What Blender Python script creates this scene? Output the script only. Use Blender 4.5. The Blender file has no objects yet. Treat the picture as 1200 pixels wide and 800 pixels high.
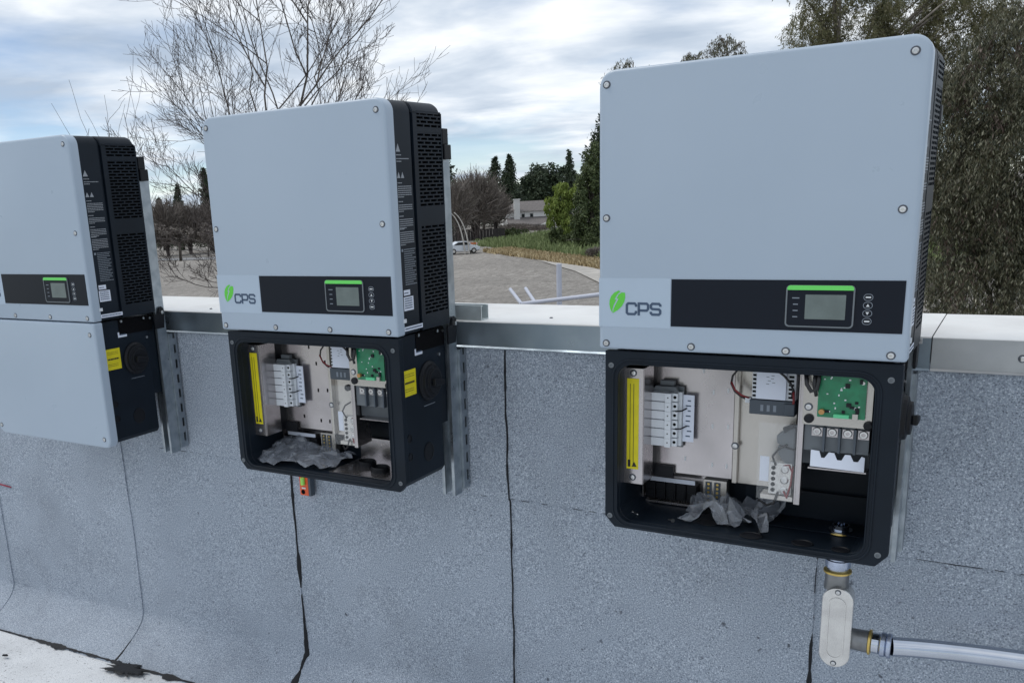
import bpy, bmesh, math, random
import numpy as np
from mathutils import Vector, Matrix, noise as mnoise

scene = bpy.context.scene
col = scene.collection
PI = math.pi

# ------------------------------------------------------------------ camera
CAM = Vector((0.4780, -1.8923, 0.3271))
rx, roll, rz = math.radians(75.1729), math.radians(-2.8434), math.radians(33.2064)
FPX = 1088.65; PCX, PCY = 498.95, 517.36      # principal point: the photograph is a crop
# FPX is the focal length in pixels of a 1200 px wide picture
RM = Matrix.Rotation(rz, 3, 'Z') @ Matrix.Rotation(rx, 3, 'X') @ Matrix.Rotation(roll, 3, 'Z')
cd = bpy.data.cameras.new('camera')
cam = bpy.data.objects.new('camera', cd); col.objects.link(cam)
cam.matrix_world = Matrix.Translation(CAM) @ RM.to_4x4()
cd.sensor_fit = 'HORIZONTAL'; cd.sensor_width = 36.0; cd.lens = FPX / 1200 * 36.0
cd.shift_x = (600 - PCX) / 1200; cd.shift_y = (PCY - 400) / 1200
cd.clip_start = 0.02; cd.clip_end = 3000
scene.camera = cam

# ------------------------------------------------------------------ world, sun, exposure
SUN_EL, SUN_AZ = math.radians(60), math.radians(-105)     # azimuth from +Y towards +X
w = bpy.data.worlds.new('World'); scene.world = w; w.use_nodes = True
nt = w.node_tree; nt.nodes.clear()
def N(t, tree=None, **k):
    n = (tree or nt).nodes.new(t)
    for a, b in k.items(): setattr(n, a, b)
    return n
out = N('ShaderNodeOutputWorld'); bg = N('ShaderNodeBackground')
sky = N('ShaderNodeTexSky'); sky.sky_type = 'NISHITA'; sky.sun_disc = False
sky.sun_elevation = SUN_EL; sky.sun_rotation = SUN_AZ
sky.air_density = 1.0; sky.dust_density = 0.0; sky.ozone_density = 1.5; sky.altitude = 3500
tc = N('ShaderNodeTexCoord'); sep = N('ShaderNodeSeparateXYZ')
nt.links.new(tc.outputs['Generated'], sep.inputs[0])
def mth(op, a, b=None, clamp=False):
    m = N('ShaderNodeMath', operation=op); m.use_clamp = clamp
    for i, v in enumerate((a, b)):
        if v is None: continue
        if isinstance(v, (int, float)): m.inputs[i].default_value = v
        else: nt.links.new(v, m.inputs[i])
    return m.outputs[0]
zz = mth('ADD', mth('MAXIMUM', sep.outputs[2], 0.0), 0.10)
cb = N('ShaderNodeCombineXYZ')
nt.links.new(mth('DIVIDE', sep.outputs[0], zz), cb.inputs[0]); nt.links.new(mth('DIVIDE', sep.outputs[1], zz), cb.inputs[1])
cb.inputs[2].default_value = 3.7
def wn(scale, det, rough, dist):
    n = N('ShaderNodeTexNoise'); n.inputs['Scale'].default_value = scale; n.inputs['Detail'].default_value = det
    n.inputs['Roughness'].default_value = rough; n.inputs['Distortion'].default_value = dist
    nt.links.new(cb.outputs[0], n.inputs['Vector']); return n.outputs['Fac']
n1 = wn(0.55, 6, 0.5, 0.1); n2 = wn(1.3, 7, 0.52, 0.2)
def ramp(fac, stops, tree=None):
    r = N('ShaderNodeValToRGB', tree); e = r.color_ramp.elements
    while len(e) < len(stops): e.new(0.5)
    for i, (p, c) in enumerate(stops): e[i].position = p; e[i].color = (*c, 1) if len(c) == 3 else c
    (tree or nt).links.new(fac, r.inputs[0]); return r.outputs[0]
cov = mth('ADD', n1, mth('MULTIPLY', mth('MINIMUM', sep.outputs[2], 0.35), 1.1))          # cloud cover thickens above the horizon
mask = ramp(cov, [(0.46, (0.14,)*3), (0.60, (0.97,)*3)])
ccol = ramp(n2, [(0.34, (4.3, 5.1, 6.2)), (0.48, (6.1, 6.8, 7.7)), (0.64, (9.0, 9.3, 9.6))])
mix = N('ShaderNodeMix', data_type='RGBA')
nt.links.new(mask, mix.inputs[0]); nt.links.new(sky.outputs[0], mix.inputs[6]); nt.links.new(ccol, mix.inputs[7])
nt.links.new(mix.outputs[2], bg.inputs[0]); bg.inputs[1].default_value = 0.10
nt.links.new(bg.outputs[0], out.inputs[0])

sl = bpy.data.lights.new('sun', 'SUN'); sl.energy = 1.2; sl.angle = math.radians(25); sl.color = (1.0, 0.96, 0.9)
so = bpy.data.objects.new('sun', sl); col.objects.link(so)
sd = Vector((math.sin(SUN_AZ) * math.cos(SUN_EL), math.cos(SUN_AZ) * math.cos(SUN_EL), math.sin(SUN_EL)))
so.rotation_euler = sd.to_track_quat('Z', 'Y').to_euler(); so.location = (0, 0, 30)

vs = scene.view_settings
vs.view_transform = 'Standard'; vs.look = 'None'; vs.gamma = 1; vs.exposure = 0.22; vs.use_curve_mapping = False

# ------------------------------------------------------------------ helpers
DS = 1.479
def PX(px, py, d):
    """point seen at photo pixel (px, py), d metres in front of the camera"""
    d = d * DS
    return CAM + RM @ Vector(((px - PCX) / FPX * d, -(py - PCY) / FPX * d, -d))
def PZ(px, py, z):
    r = RM @ Vector(((px - PCX) / FPX, -(py - PCY) / FPX, -1)); return CAM + r * ((z - CAM.z) / r.z)

class MB:
    def __init__(s): s.v = []; s.f = []; s.sm = False
    def add(s, vs, fs):
        o = len(s.v); s.v += [tuple(p) for p in vs]; s.f += [tuple(i + o for i in f) for f in fs]; return s
    def box(s, x0, x1, y0, y1, z0, z1):
        return s.add([(x0,y0,z0),(x1,y0,z0),(x1,y1,z0),(x0,y1,z0),(x0,y0,z1),(x1,y0,z1),(x1,y1,z1),(x0,y1,z1)],
                     [(0,3,2,1),(4,5,6,7),(0,1,5,4),(1,2,6,5),(2,3,7,6),(3,0,4,7)])
    def prism(s, poly, a0, a1, axis='y'):
        """convex/concave polygon in the two other axes, extruded along axis; ngon caps"""
        n = len(poly)
        def P(u, v, a):
            return {'y': (u, a, v), 'x': (a, u, v), 'z': (u, v, a)}[axis]
        vs = [P(u, v, a0) for u, v in poly] + [P(u, v, a1) for u, v in poly]
        fs = [tuple(range(n)), tuple(range(2*n-1, n-1, -1))] + [(i, n+i, n+(i+1) % n, (i+1) % n) for i in range(n)]
        return s.add(vs, fs)
    def cyl(s, c, r, h, axis='y', n=16, r2=None, cap=True):
        r2 = r if r2 is None else r2; vs = []
        for k, (rr, a) in enumerate(((r, 0), (r2, h))):
            for i in range(n):
                t = 2*PI*i/n; u, v = rr*math.cos(t), rr*math.sin(t)
                vs.append({'y': (c[0]+u, c[1]+a, c[2]+v), 'x': (c[0]+a, c[1]+u, c[2]+v), 'z': (c[0]+u, c[1]+v, c[2]+a)}[axis])
        fs = [(i, (i+1) % n, n+(i+1) % n, n+i) for i in range(n)]
        if cap: fs += [tuple(range(n-1, -1, -1)), tuple(range(n, 2*n))]
        return s.add(vs, fs)
    def tube(s, pts, rad, n=8, cap=True, close=False):
        pts = [Vector(p) for p in pts]; m = len(pts); vs = []; up = None
        for i, p in enumerate(pts):
            a = pts[(i-1) % m] if (close or i > 0) else p; b = pts[(i+1) % m] if (close or i < m-1) else p
            t = (b - a); t = t.normalized() if t.length > 1e-9 else Vector((0,0,1))
            if up is None: up = t.orthogonal().normalized()
            up = (up - t*up.dot(t)); up = up.normalized() if up.length > 1e-6 else t.orthogonal().normalized()
            sd_ = t.cross(up); r = rad[i] if hasattr(rad, '__len__') else rad
            for k in range(n):
                q = 2*PI*k/n; vs.append(p + (up*math.cos(q) + sd_*math.sin(q))*r)
        fs = []
        for i in range(m if close else m-1):
            j = (i+1) % m
            for k in range(n): fs.append((i*n+k, i*n+(k+1) % n, j*n+(k+1) % n, j*n+k))
        if cap and not close: fs += [tuple(range(n-1, -1, -1)), tuple(range((m-1)*n, m*n))]
        return s.add(vs, fs)
    def lathe(s, c, prof, axis='y', n=20):
        """prof: list of (radius, along)"""
        vs = []
        for r, a in prof:
            for i in range(n):
                t = 2*PI*i/n; u, v = r*math.cos(t), r*math.sin(t)
                vs.append({'y': (c[0]+u, c[1]+a, c[2]+v), 'x': (c[0]+a, c[1]+u, c[2]+v), 'z': (c[0]+u, c[1]+v, c[2]+a)}[axis])
        fs = [(j*n+i, j*n+(i+1) % n, (j+1)*n+(i+1) % n, (j+1)*n+i) for j in range(len(prof)-1) for i in range(n)]
        fs += [tuple(range(n-1, -1, -1)), tuple(range((len(prof)-1)*n, len(prof)*n))]
        return s.add(vs, fs)
    def mesh(s, name):
        me = bpy.data.meshes.new(name); me.from_pydata(s.v, [], s.f); me.validate()
        b = bmesh.new(); b.from_mesh(me); bmesh.ops.recalc_face_normals(b, faces=b.faces); b.to_mesh(me); b.free()
        return me
    def build(s, name, mat, parent=None, bevel=0, smooth=False, seg=2):
        return mk(name, s.mesh(name), mat, parent, bevel, smooth, seg)

def mk(name, me, mat, parent=None, bevel=0, smooth=False, seg=2):
    if mat and not me.materials: me.materials.append(MAT[mat])
    o = bpy.data.objects.new(name, me); col.objects.link(o)
    if parent: o.parent = parent
    if bevel:
        m = o.modifiers.new('bevel', 'BEVEL'); m.width = bevel; m.segments = seg; m.limit_method = 'ANGLE'; m.angle_limit = math.radians(40)
    if smooth: me.polygons.foreach_set('use_smooth', [True]*len(me.polygons))
    if smooth == 'auto':
        try: me.set_sharp_from_angle(angle=math.radians(35))
        except Exception: pass
    return o
def thing(name, label, cat, loc=(0,0,0), group=None):
    o = bpy.data.objects.new(name, None); col.objects.link(o); o.location = loc; o.empty_display_size = 0.1
    o['label'] = label; o['category'] = cat
    if group: o['group'] = group
    return o
def tag(o, label, cat, group=None):
    o['label'] = label; o['category'] = cat
    if group: o['group'] = group
    return o
def structure(o): o['kind'] = 'structure'; return o
def stuff(o): o['kind'] = 'stuff'; return o
def rrect(x0, x1, z0, z1, r, n=6):
    """rounded rectangle, r = one radius or (bl, br, tr, tl)"""
    rs = r if isinstance(r, (tuple, list)) else (r,)*4; p = []
    for (cx, cz, a0, q) in ((x0+rs[0], z0+rs[0], PI, rs[0]), (x1-rs[1], z0+rs[1], 1.5*PI, rs[1]), (x1-rs[2], z1-rs[2], 0, rs[2]), (x0+rs[3], z1-rs[3], .5*PI, rs[3])):
        k = n if q > 1e-5 else 0
        for i in range(k+1):
            a = a0 + .5*PI*i/max(k, 1); p.append((cx+q*math.cos(a), cz+q*math.sin(a)))
    return p
def quick_mesh(name, verts, nper):
    """verts: (n*nper,3) array, each run of nper vertices is one face"""
    verts = np.asarray(verts, np.float32).reshape(-1, 3); nf = len(verts)//nper
    me = bpy.data.meshes.new(name); me.vertices.add(len(verts)); me.vertices.foreach_set('co', verts.ravel())
    me.loops.add(len(verts)); me.loops.foreach_set('vertex_index', np.arange(len(verts), dtype=np.int32))
    me.polygons.add(nf); me.polygons.foreach_set('loop_start', np.arange(nf, dtype=np.int32)*nper)
    me.polygons.foreach_set('loop_total', np.full(nf, nper, np.int32)); me.update(calc_edges=True); return me

# ------------------------------------------------------------------ materials
MAT = {}
def mat(name, c, rough=.5, metal=0, var=.0, vscale=20, bump=0, bscale=60, c2=None, spec=None, coat=0, island=None, lo=.35, hi=.65, det=5, rvar=0, trans=0):
    m = bpy.data.materials.new(name); m.use_nodes = True; t = m.node_tree; b = t.nodes['Principled BSDF']
    b.inputs['Base Color'].default_value = (*c, 1); b.inputs['Roughness'].default_value = rough; b.inputs['Metallic'].default_value = metal
    if spec is not None: b.inputs['Specular IOR Level'].default_value = spec
    if coat: b.inputs['Coat Weight'].default_value = coat; b.inputs['Coat Roughness'].default_value = .2
    geo = N('ShaderNodeNewGeometry', t)                     # world position, so that copies do not repeat each other's marks
    if c2 is None and var: c2 = tuple(min(1, x*(1+var)) for x in c); c = tuple(x*(1-var) for x in c)
    if island is not None:
        g = N('ShaderNodeNewGeometry', t)
        t.links.new(ramp(g.outputs['Random Per Island'], island, t), b.inputs['Base Color'])
    elif c2 is not None:
        n = N('ShaderNodeTexNoise', t); n.inputs['Scale'].default_value = vscale; n.inputs['Detail'].default_value = det
        t.links.new(geo.outputs['Position'], n.inputs['Vector'])
        t.links.new(ramp(n.outputs['Fac'], [(lo, c), (hi, c2)], t), b.inputs['Base Color'])
    if rvar:
        n = N('ShaderNodeTexNoise', t); n.inputs['Scale'].default_value = 14; n.inputs['Detail'].default_value = 6
        t.links.new(geo.outputs['Position'], n.inputs['Vector'])
        t.links.new(ramp(n.outputs['Fac'], [(.3, (max(0, rough-rvar),)*3), (.7, (min(1, rough+rvar),)*3)], t), b.inputs['Roughness'])
    if bump:
        n = N('ShaderNodeTexNoise', t); n.inputs['Scale'].default_value = bscale; n.inputs['Detail'].default_value = 4
        t.links.new(geo.outputs['Position'], n.inputs['Vector'])
        bp = N('ShaderNodeBump', t); bp.inputs['Strength'].default_value = bump; bp.inputs['Distance'].default_value = 1.0/bscale*.5
        t.links.new(n.outputs['Fac'], bp.inputs['Height']); t.links.new(bp.outputs[0], b.inputs['Normal'])
    if trans:
        tr = N('ShaderNodeBsdfTranslucent', t); mx = N('ShaderNodeMixShader', t); mx.inputs[0].default_value = trans
        o = t.nodes['Material Output']; t.links.new(b.outputs[0], mx.inputs[1]); t.links.new(tr.outputs[0], mx.inputs[2]); t.links.new(mx.outputs[0], o.inputs[0])
        if b.inputs['Base Color'].links: t.links.new(b.inputs['Base Color'].links[0].from_socket, tr.inputs[0])
        else: tr.inputs[0].default_value = (*c, 1)
    MAT[name] = m; return m

def granule(name, dark, mid, light, stain, stain_amt, thr=(.69, .75), reg=(.45, .62), ss=38):
    """mineral granule cap sheet: speckle of grains, blotchy weathering, grain relief"""
    m = bpy.data.materials.new(name); m.use_nodes = True; t = m.node_tree; b = t.nodes['Principled BSDF']
    b.inputs['Roughness'].default_value = .92; b.inputs['Specular IOR Level'].default_value = .25
    g = N('ShaderNodeNewGeometry', t)
    def nz(s, d, r=.6):
        n = N('ShaderNodeTexNoise', t); n.inputs['Scale'].default_value = s; n.inputs['Detail'].default_value = d; n.inputs['Roughness'].default_value = r
        t.links.new(g.outputs['Position'], n.inputs['Vector']); return n.outputs['Fac']
    grain = nz(270, 3, .8)
    c1 = ramp(grain, [(.34, dark), (.47, mid), (.55, mid), (.68, light)], t)
    # weathering blotches and a scatter of dark bare spots
    blot = ramp(nz(2.3, 8, .68), [(.33, (.84,)*3), (.5, (.99,)*3), (.68, (1.06,)*3)], t)
    mul = N('ShaderNodeMix', t, data_type='RGBA', blend_type='MULTIPLY'); mul.inputs[0].default_value = 1
    t.links.new(c1, mul.inputs[6]); t.links.new(blot, mul.inputs[7])
    spots = ramp(nz(ss, 2, .5), [(thr[0], (0,)*3), (thr[1], (1,)*3)], t)
    region = ramp(nz(1.4, 4), [(reg[0], (0,)*3), (reg[1], (stain_amt,)*3)], t)
    sm = N('ShaderNodeMath', t, operation='MULTIPLY'); t.links.new(spots, sm.inputs[0]); t.links.new(region, sm.inputs[1])
    mx = N('ShaderNodeMix', t, data_type='RGBA'); t.links.new(sm.outputs[0], mx.inputs[0]); t.links.new(mul.outputs[2], mx.inputs[6]); mx.inputs[7].default_value = (*stain, 1)
    t.links.new(mx.outputs[2], b.inputs['Base Color'])
    bp = N('ShaderNodeBump', t); bp.inputs['Strength'].default_value = .55; bp.inputs['Distance'].default_value = .003
    t.links.new(grain, bp.inputs['Height']); t.links.new(bp.outputs[0], b.inputs['Normal'])
    MAT[name] = m

granule('cap_sheet', (.085,.10,.13), (.33,.375,.44), (.74,.79,.86), (.05,.055,.07), .8)
granule('roof_membrane', (.36,.38,.41), (.70,.72,.745), (.88,.88,.88), (.16,.16,.17), .8, (.64, .72), (.36, .56), 70)
mat('bitumen', (.011,.012,.015), .6, bump=.8, bscale=150, spec=.3)
mat('galvanised', (.29,.33,.365), .34, .85, c2=(.41,.45,.485), vscale=30, rvar=.08)
mat('coping_shaded', (.22,.27,.315), .36, .8, c2=(.30,.35,.40), vscale=6, rvar=.1)
mat('coping_lit', (.34,.35,.36), .42, .75, c2=(.42,.43,.44), vscale=9, rvar=.1)
mat('coping_white', (.60,.59,.58), .42, 0, c2=(.76,.76,.75), vscale=4, rvar=.1, lo=.3, hi=.55, det=8)
mat('cover_paint', (.355,.425,.51), .34, 0, c2=(.375,.445,.53), vscale=2.2, bump=.06, bscale=900, spec=.5, rvar=.07, det=8)
mat('logo_paint', (.40,.48,.575), .42, 0, var=.01)
mat('dark_paint', (.0065,.0115,.019), .48, 0, var=.15, vscale=8, bump=.12, bscale=700, spec=.2)
mat('black_plastic', (.005,.006,.009), .5, spec=.3)
mat('black_gap', (.003,.003,.004), .8, spec=.1)
mat('panel_black', (.006,.009,.017), .30, spec=.22)
mat('bezel_grey', (.16,.18,.2), .35, .3)
mat('green_bar', (.14,.66,.12), .35)
mat('green_logo', (.11,.55,.05), .45)
mat('logo_navy', (.045,.075,.13), .5)
mat('lcd', (.13,.16,.155), .3, var=.1, vscale=30)
mat('white_print', (.62,.64,.66), .6)
mat('side_ink', (.27,.29,.32), .6)
mat('grey_print', (.20,.23,.27), .6)
mat('steel', (.62,.62,.62), .28, 1, var=.1)
mat('screw_ring', (.09,.10,.12), .5, .4)
mat('yellow', (.70,.60,.01), .5, var=.05, vscale=40)
mat('yellow_old', (.42,.36,.03), .55, var=.1, vscale=20)
mat('black_ink', (.02,.02,.02), .6)
mat('white_plastic', (.66,.69,.73), .45, var=.03)
mat('label_white', (.66,.70,.80), .55)
mat('plate_metal', (.40,.378,.385), .24, .95, c2=(.56,.525,.53), vscale=5, rvar=.05)
mat('plate_beige', (.50,.475,.445), .26, .88, var=.05, vscale=12)
mat('grey_plastic', (.12,.135,.15), .5, var=.08)
mat('slate_plastic', (.055,.07,.09), .45)
mat('pcb', (.006,.17,.075), .35, var=.15, vscale=60, coat=.3)
mat('pcb_light', (.10,.50,.25), .4)
mat('copper', (.45,.25,.10), .4, .6)
mat('brass', (.62,.45,.14), .32, .9, var=.1)
mat('wire_red', (.20,.012,.015), .4)
mat('wire_black', (.01,.01,.012), .4)
mat('cast_alu', (.58,.57,.555), .26, .85, c2=(.68,.67,.65), vscale=40, bump=.15, bscale=300)
mat('hub_metal', (.22,.225,.23), .38, .8, var=.15, vscale=40)
mat('emt', (.50,.535,.60), .10, 1, var=.05, rvar=.03)
mat('zinc_blue', (.42,.47,.58), .25, .95, var=.15, vscale=60)
mat('galvanised_lit', (.55,.60,.61), .35, .6, var=.1, vscale=20)
mat('orange_plastic', (.75,.10,.02), .4, var=.06)
mat('vial_green', (.35,.75,.12), .2)
mat('string_red', (.30,.03,.06), .7)
mat('lexan', (.6,.62,.62), .12)

# clear film: thin, mostly see-through, glossy creases
m = bpy.data.materials.new('clear_film'); m.use_nodes = True; t = m.node_tree; MAT['clear_film'] = m
t.nodes.remove(t.nodes['Principled BSDF'])
tr = N('ShaderNodeBsdfTransparent', t); df = N('ShaderNodeBsdfDiffuse', t); df.inputs[0].default_value = (.74,.80,.92,1); gl = N('ShaderNodeBsdfGlossy', t); gl.inputs['Roughness'].default_value = .10
m1 = N('ShaderNodeMixShader', t); m1.inputs[0].default_value = .16; m2 = N('ShaderNodeMixShader', t); fr = N('ShaderNodeFresnel', t); fr.inputs[0].default_value = 1.62
t.links.new(tr.outputs[0], m1.inputs[1]); t.links.new(df.outputs[0], m1.inputs[2]); t.links.new(fr.outputs[0], m2.inputs[0]); t.links.new(m1.outputs[0], m2.inputs[1]); t.links.new(gl.outputs[0], m2.inputs[2]); t.links.new(m2.outputs[0], t.nodes['Material Output'].inputs[0])
mm = m.copy(); mm.name = 'clear_sheet_film'; MAT['clear_sheet_film'] = mm
for q in mm.node_tree.nodes:
    if q.type == 'MIX_SHADER' and not q.inputs[0].links: q.inputs[0].default_value = .24
m = bpy.data.materials.new('clear_sheet'); m.use_nodes = True; t = m.node_tree; MAT['clear_sheet'] = m
b = t.nodes['Principled BSDF']; b.inputs['Base Color'].default_value = (.7,.72,.74,1); b.inputs['Roughness'].default_value = .08
tr = N('ShaderNodeBsdfTransparent', t); mx = N('ShaderNodeMixShader', t); mx.inputs[0].default_value = .08
t.links.new(tr.outputs[0], mx.inputs[1]); t.links.new(b.outputs[0], mx.inputs[2]); t.links.new(mx.outputs[0], t.nodes['Material Output'].inputs[0])

# outdoors
mat('bark_pale', (.05,.043,.04), .9, c2=(.16,.14,.127), vscale=9)
mat('bark_twig', (.045,.036,.034), .9, c2=(.10,.082,.076), vscale=3)
mat('bark_euc', (.06,.05,.04), .85, c2=(.26,.23,.20), vscale=2.5)
mat('bark_dark', (.035,.028,.022), .9, c2=(.07,.058,.048), vscale=6)
G = lambda *cs: [(i/max(1, len(cs)-1), c) for i, c in enumerate(cs)]
mat('leaf_euc', (.05,.06,.04), .42, island=G((.020,.024,.012),(.05,.056,.03),(.095,.10,.055),(.085,.068,.04),(.15,.15,.09),(.32,.31,.22)), trans=.25)  # sunlit sparkle and dark gaps put into the lightest and darkest leaves
mat('leaf_euc_light', (.05,.06,.04), .55, island=G((.07,.075,.035),(.13,.135,.06),(.20,.19,.095),(.16,.135,.08)), trans=.3)
mat('leaf_euc_rust', (.05,.06,.04), .6, island=G((.045,.03,.026),(.11,.066,.055),(.085,.07,.05),(.20,.15,.13)), trans=.2)
mat('leaf_conifer', (.02,.035,.02), .7, island=G((.018,.031,.017),(.034,.053,.026),(.058,.08,.038)))
mat('leaf_pine', (.02,.04,.02), .7, island=G((.03,.05,.017),(.06,.085,.028),(.105,.13,.045)))
mat('leaf_green', (.04,.07,.02), .7, island=G((.035,.055,.016),(.06,.085,.024),(.08,.10,.034)), trans=.15)
mat('leaf_willow', (.1,.16,.03), .7, island=G((.12,.165,.03),(.19,.25,.045),(.26,.31,.07)), trans=.25)
mat('leaf_brush', (.07,.06,.05), .85, island=G((.10,.085,.075),(.16,.137,.122),(.24,.21,.185)))
mat('grass_green', (.05,.09,.03), .85, island=G((.13,.17,.065),(.20,.25,.10),(.28,.32,.15)))
mat('grass_dry', (.3,.22,.1), .9, island=G((.24,.18,.09),(.44,.34,.19),(.60,.50,.32)))
mat('house_wall', (.78,.77,.75), .85, var=.04, vscale=2)
mat('house_trim', (.6,.6,.58), .7)
mat('roof_shingle', (.15,.135,.13), .9, var=.15, vscale=3)
mat('glass_dark', (.02,.025,.03), .12)
mat('car_paint', (.62,.66,.72), .25, .1, coat=.6)
mat('tyre', (.012,.012,.012), .8)
mat('pipe_white', (.50,.52,.60), .4, var=.04, vscale=3)
mat('rock', (.5,.48,.44), .9, var=.15, vscale=4)
mat('pole_pale', (.40,.38,.35), .7, var=.12, vscale=3)
mat('safety_orange', (.55,.16,.06), .6)
mat('fence_wood', (.045,.04,.038), .9, var=.2, vscale=2)

# ------------------------------------------------------------------ terrain
GZ = -7.0
A1 = PZ(566, 296, GZ); A2 = PZ(702, 316, GZ)
lt = (A2 - A1); lt.z = 0; lt.normalize(); ln = Vector((-lt.y, lt.x, 0))
if ln.y < 0: ln = -ln
def bank(x, y):
    s = (Vector((x, y, 0)) - A1); s.z = 0
    along = s.dot(lt); d = s.dot(ln)
    k = max(0.0, min(1.0, (d - 1) / 24)); k = k*k*(3-2*k)
    fade = max(0.0, min(1.0, (along + 30) / 30))
    return k * 2.7 * fade
def gz(x, y): return GZ + bank(x, y)
def terrain():
    xs = np.concatenate([np.linspace(-900, -260, 14), np.linspace(-250, 120, 75), np.linspace(140, 900, 14)])
    ys = np.concatenate([np.linspace(.9, 40, 14), np.linspace(44, 330, 55), np.linspace(280, 1800, 16)])
    v = [(x, y, gz(x, y) + .05*mnoise.noise(Vector((x*.15, y*.15, 0)))) for y in ys for x in xs]
    nx = len(xs); f = [(j*nx+i, j*nx+i+1, (j+1)*nx+i+1, (j+1)*nx+i) for j in range(len(ys)-1) for i in range(nx-1)]
    me = bpy.data.meshes.new('ground'); me.from_pydata(v, [], f); return me
m = bpy.data.materials.new('field_soil'); m.use_nodes = True; t = m.node_tree; MAT['field_soil'] = m
b = t.nodes['Principled BSDF']; b.inputs['Roughness'].default_value = .95
g = N('ShaderNodeNewGeometry', t); mp = N('ShaderNodeMapping', t); mp.inputs['Rotation'].default_value = (0, 0, math.radians(35)); mp.inputs['Scale'].default_value = (1, .35, 1)
t.links.new(g.outputs['Position'], mp.inputs[0])
def tn(vec, s, d, r=.65, dist=0):
    n = N('ShaderNodeTexNoise', t); n.inputs['Scale'].default_value = s; n.inputs['Detail'].default_value = d; n.inputs['Roughness'].default_value = r; n.inputs['Distortion'].default_value = dist
    t.links.new(vec, n.inputs['Vector']); return n.outputs['Fac']
c1 = ramp(tn(mp.outputs[0], 2.6, 12, .84, 1.0), [(.36, (.085,.075,.065)), (.46, (.23,.21,.19)), (.55, (.29,.27,.245)), (.64, (.50,.47,.43))], t)
c2 = ramp(tn(g.outputs['Position'], .07, 7), [(.35, (.82,)*3), (.65, (1.1,)*3)], t)
mu = N('ShaderNodeMix', t, data_type='RGBA', blend_type='MULTIPLY'); mu.inputs[0].default_value = 1
t.links.new(c1, mu.inputs[6]); t.links.new(c2, mu.inputs[7]); t.links.new(mu.outputs[2], b.inputs['Base Color'])
bp = N('ShaderNodeBump', t); bp.inputs['Strength'].default_value = .8; bp.inputs['Distance'].default_value = .25
t.links.new(tn(mp.outputs[0], 1.1, 9, .75, 1.2), bp.inputs['Height']); t.links.new(bp.outputs[0], b.inputs['Normal'])
structure(mk('ground', terrain(), 'field_soil', smooth=True))
mat('path_dust', (.33,.31,.285), .95, c2=(.46,.435,.40), vscale=.8)
mat('road_asphalt', (.20,.20,.205), .9, c2=(.27,.27,.275), vscale=.5)

def ribbon(pts, wd, name, material, dz):
    v = []; f = []
    for i, p in enumerate(pts):
        a = pts[max(0, i-1)]; c = pts[min(len(pts)-1, i+1)]; d = Vector((c[0]-a[0], c[1]-a[1], 0)).normalized(); s = Vector((-d.y, d.x, 0))
        for k in range(5):
            q = Vector((p[0], p[1], 0)) + s*wd*(k/4-.5); v.append((q.x, q.y, gz(q.x, q.y) + dz))
    for i in range(len(pts)-1):
        for k in range(4): f.append((i*5+k, i*5+k+1, (i+1)*5+k+1, (i+1)*5+k))
    me = bpy.data.meshes.new(name); me.from_pydata(v, [], f); return structure(mk(name, me, material, smooth=True))
def ground_line(pix, z=GZ, n=14):
    P = [PZ(x, y, z) for x, y in pix]; o = []
    for a, c in zip(P, P[1:]):
        for i in range(n): o.append(a.lerp(c, i/n))
    return o + [P[-1]]
ribbon(ground_line([(592, 295.5), (640, 304), (690, 318), (730, 336), (800, 385)]), 2.3, 'path', 'path_dust', .07)
ribbon(ground_line([(-60, 311), (120, 306), (215, 304), (330, 301), (520, 295), (560, 293.5)]), 5.0, 'road', 'road_asphalt', .08)

# ------------------------------------------------------------------ roof we stand on
FL = lambda x: -1.372 + .045*(x + 2.395)          # the roof falls away to the left
v = []; f = []
xs = np.linspace(-7, 4, 40); ys = np.linspace(-6, .40, 20)
for y in ys:
    for x in xs: v.append((x, y, FL(x) + .006*mnoise.noise(Vector((x*1.3, y*1.3, 2)))))
for j in range(len(ys)-1):
    for i in range(len(xs)-1): f.append((j*40+i, j*40+i+1, (j+1)*40+i+1, (j+1)*40+i))
me = bpy.data.meshes.new('roof_floor'); me.from_pydata(v, [], f); structure(mk('roof_floor', me, 'roof_membrane', smooth=True))

# ------------------------------------------------------------------ parapet wall with lapped cap sheets
WY = .350
wall = thing('parapet_wall', 'waist-high grey granulated parapet wall behind the three inverters', 'wall', (0, WY, -1.5))
wall.matrix_world = Matrix.Identity(4); wall.location = (0, 0, 0)
mat('wall_core', (.25,.25,.26), .9)
MB().box(-7, 4, WY+.012, .685, -7.1, -.026).build('wall_core', 'wall_core', wall)
def prof(t, x):
    """t 0..1 down the wall and out over the cant strip; returns (y, z) of the sheet face"""
    zf = FL(x); zt = -.070; zc = zf + .150
    if t < .4: return WY - .001*t/.4, zt + (ZCR - zt)*t/.4
    if t < .8: return WY - .001 - .003*(t-.4)/.4, ZCR + (zc - ZCR)*(t-.4)/.4
    u = (t - .8)/.2                                       # rounded turn, then the cant out to the floor
    return WY - .004 - .170*(u**1.9), zc - .150*u
ZCR = -.521                                                # foot of the upper flashing
SEAMS = [-5.75, -4.92, -4.08, -3.235, -2.378, -1.533, -.712, .115, .95, 1.8, 2.65]
def seam_x(i, t): return SEAMS[i] + .012*mnoise.noise(Vector((i*7.3, t*2.2, 0))) + .004*mnoise.noise(Vector((i*7.3, t*11, 4)))
TS = list(np.linspace(0, .39, 9)) + [.3995, .4005] + list(np.linspace(.42, .80, 11)) + list(np.linspace(.812, 1, 16))
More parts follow.
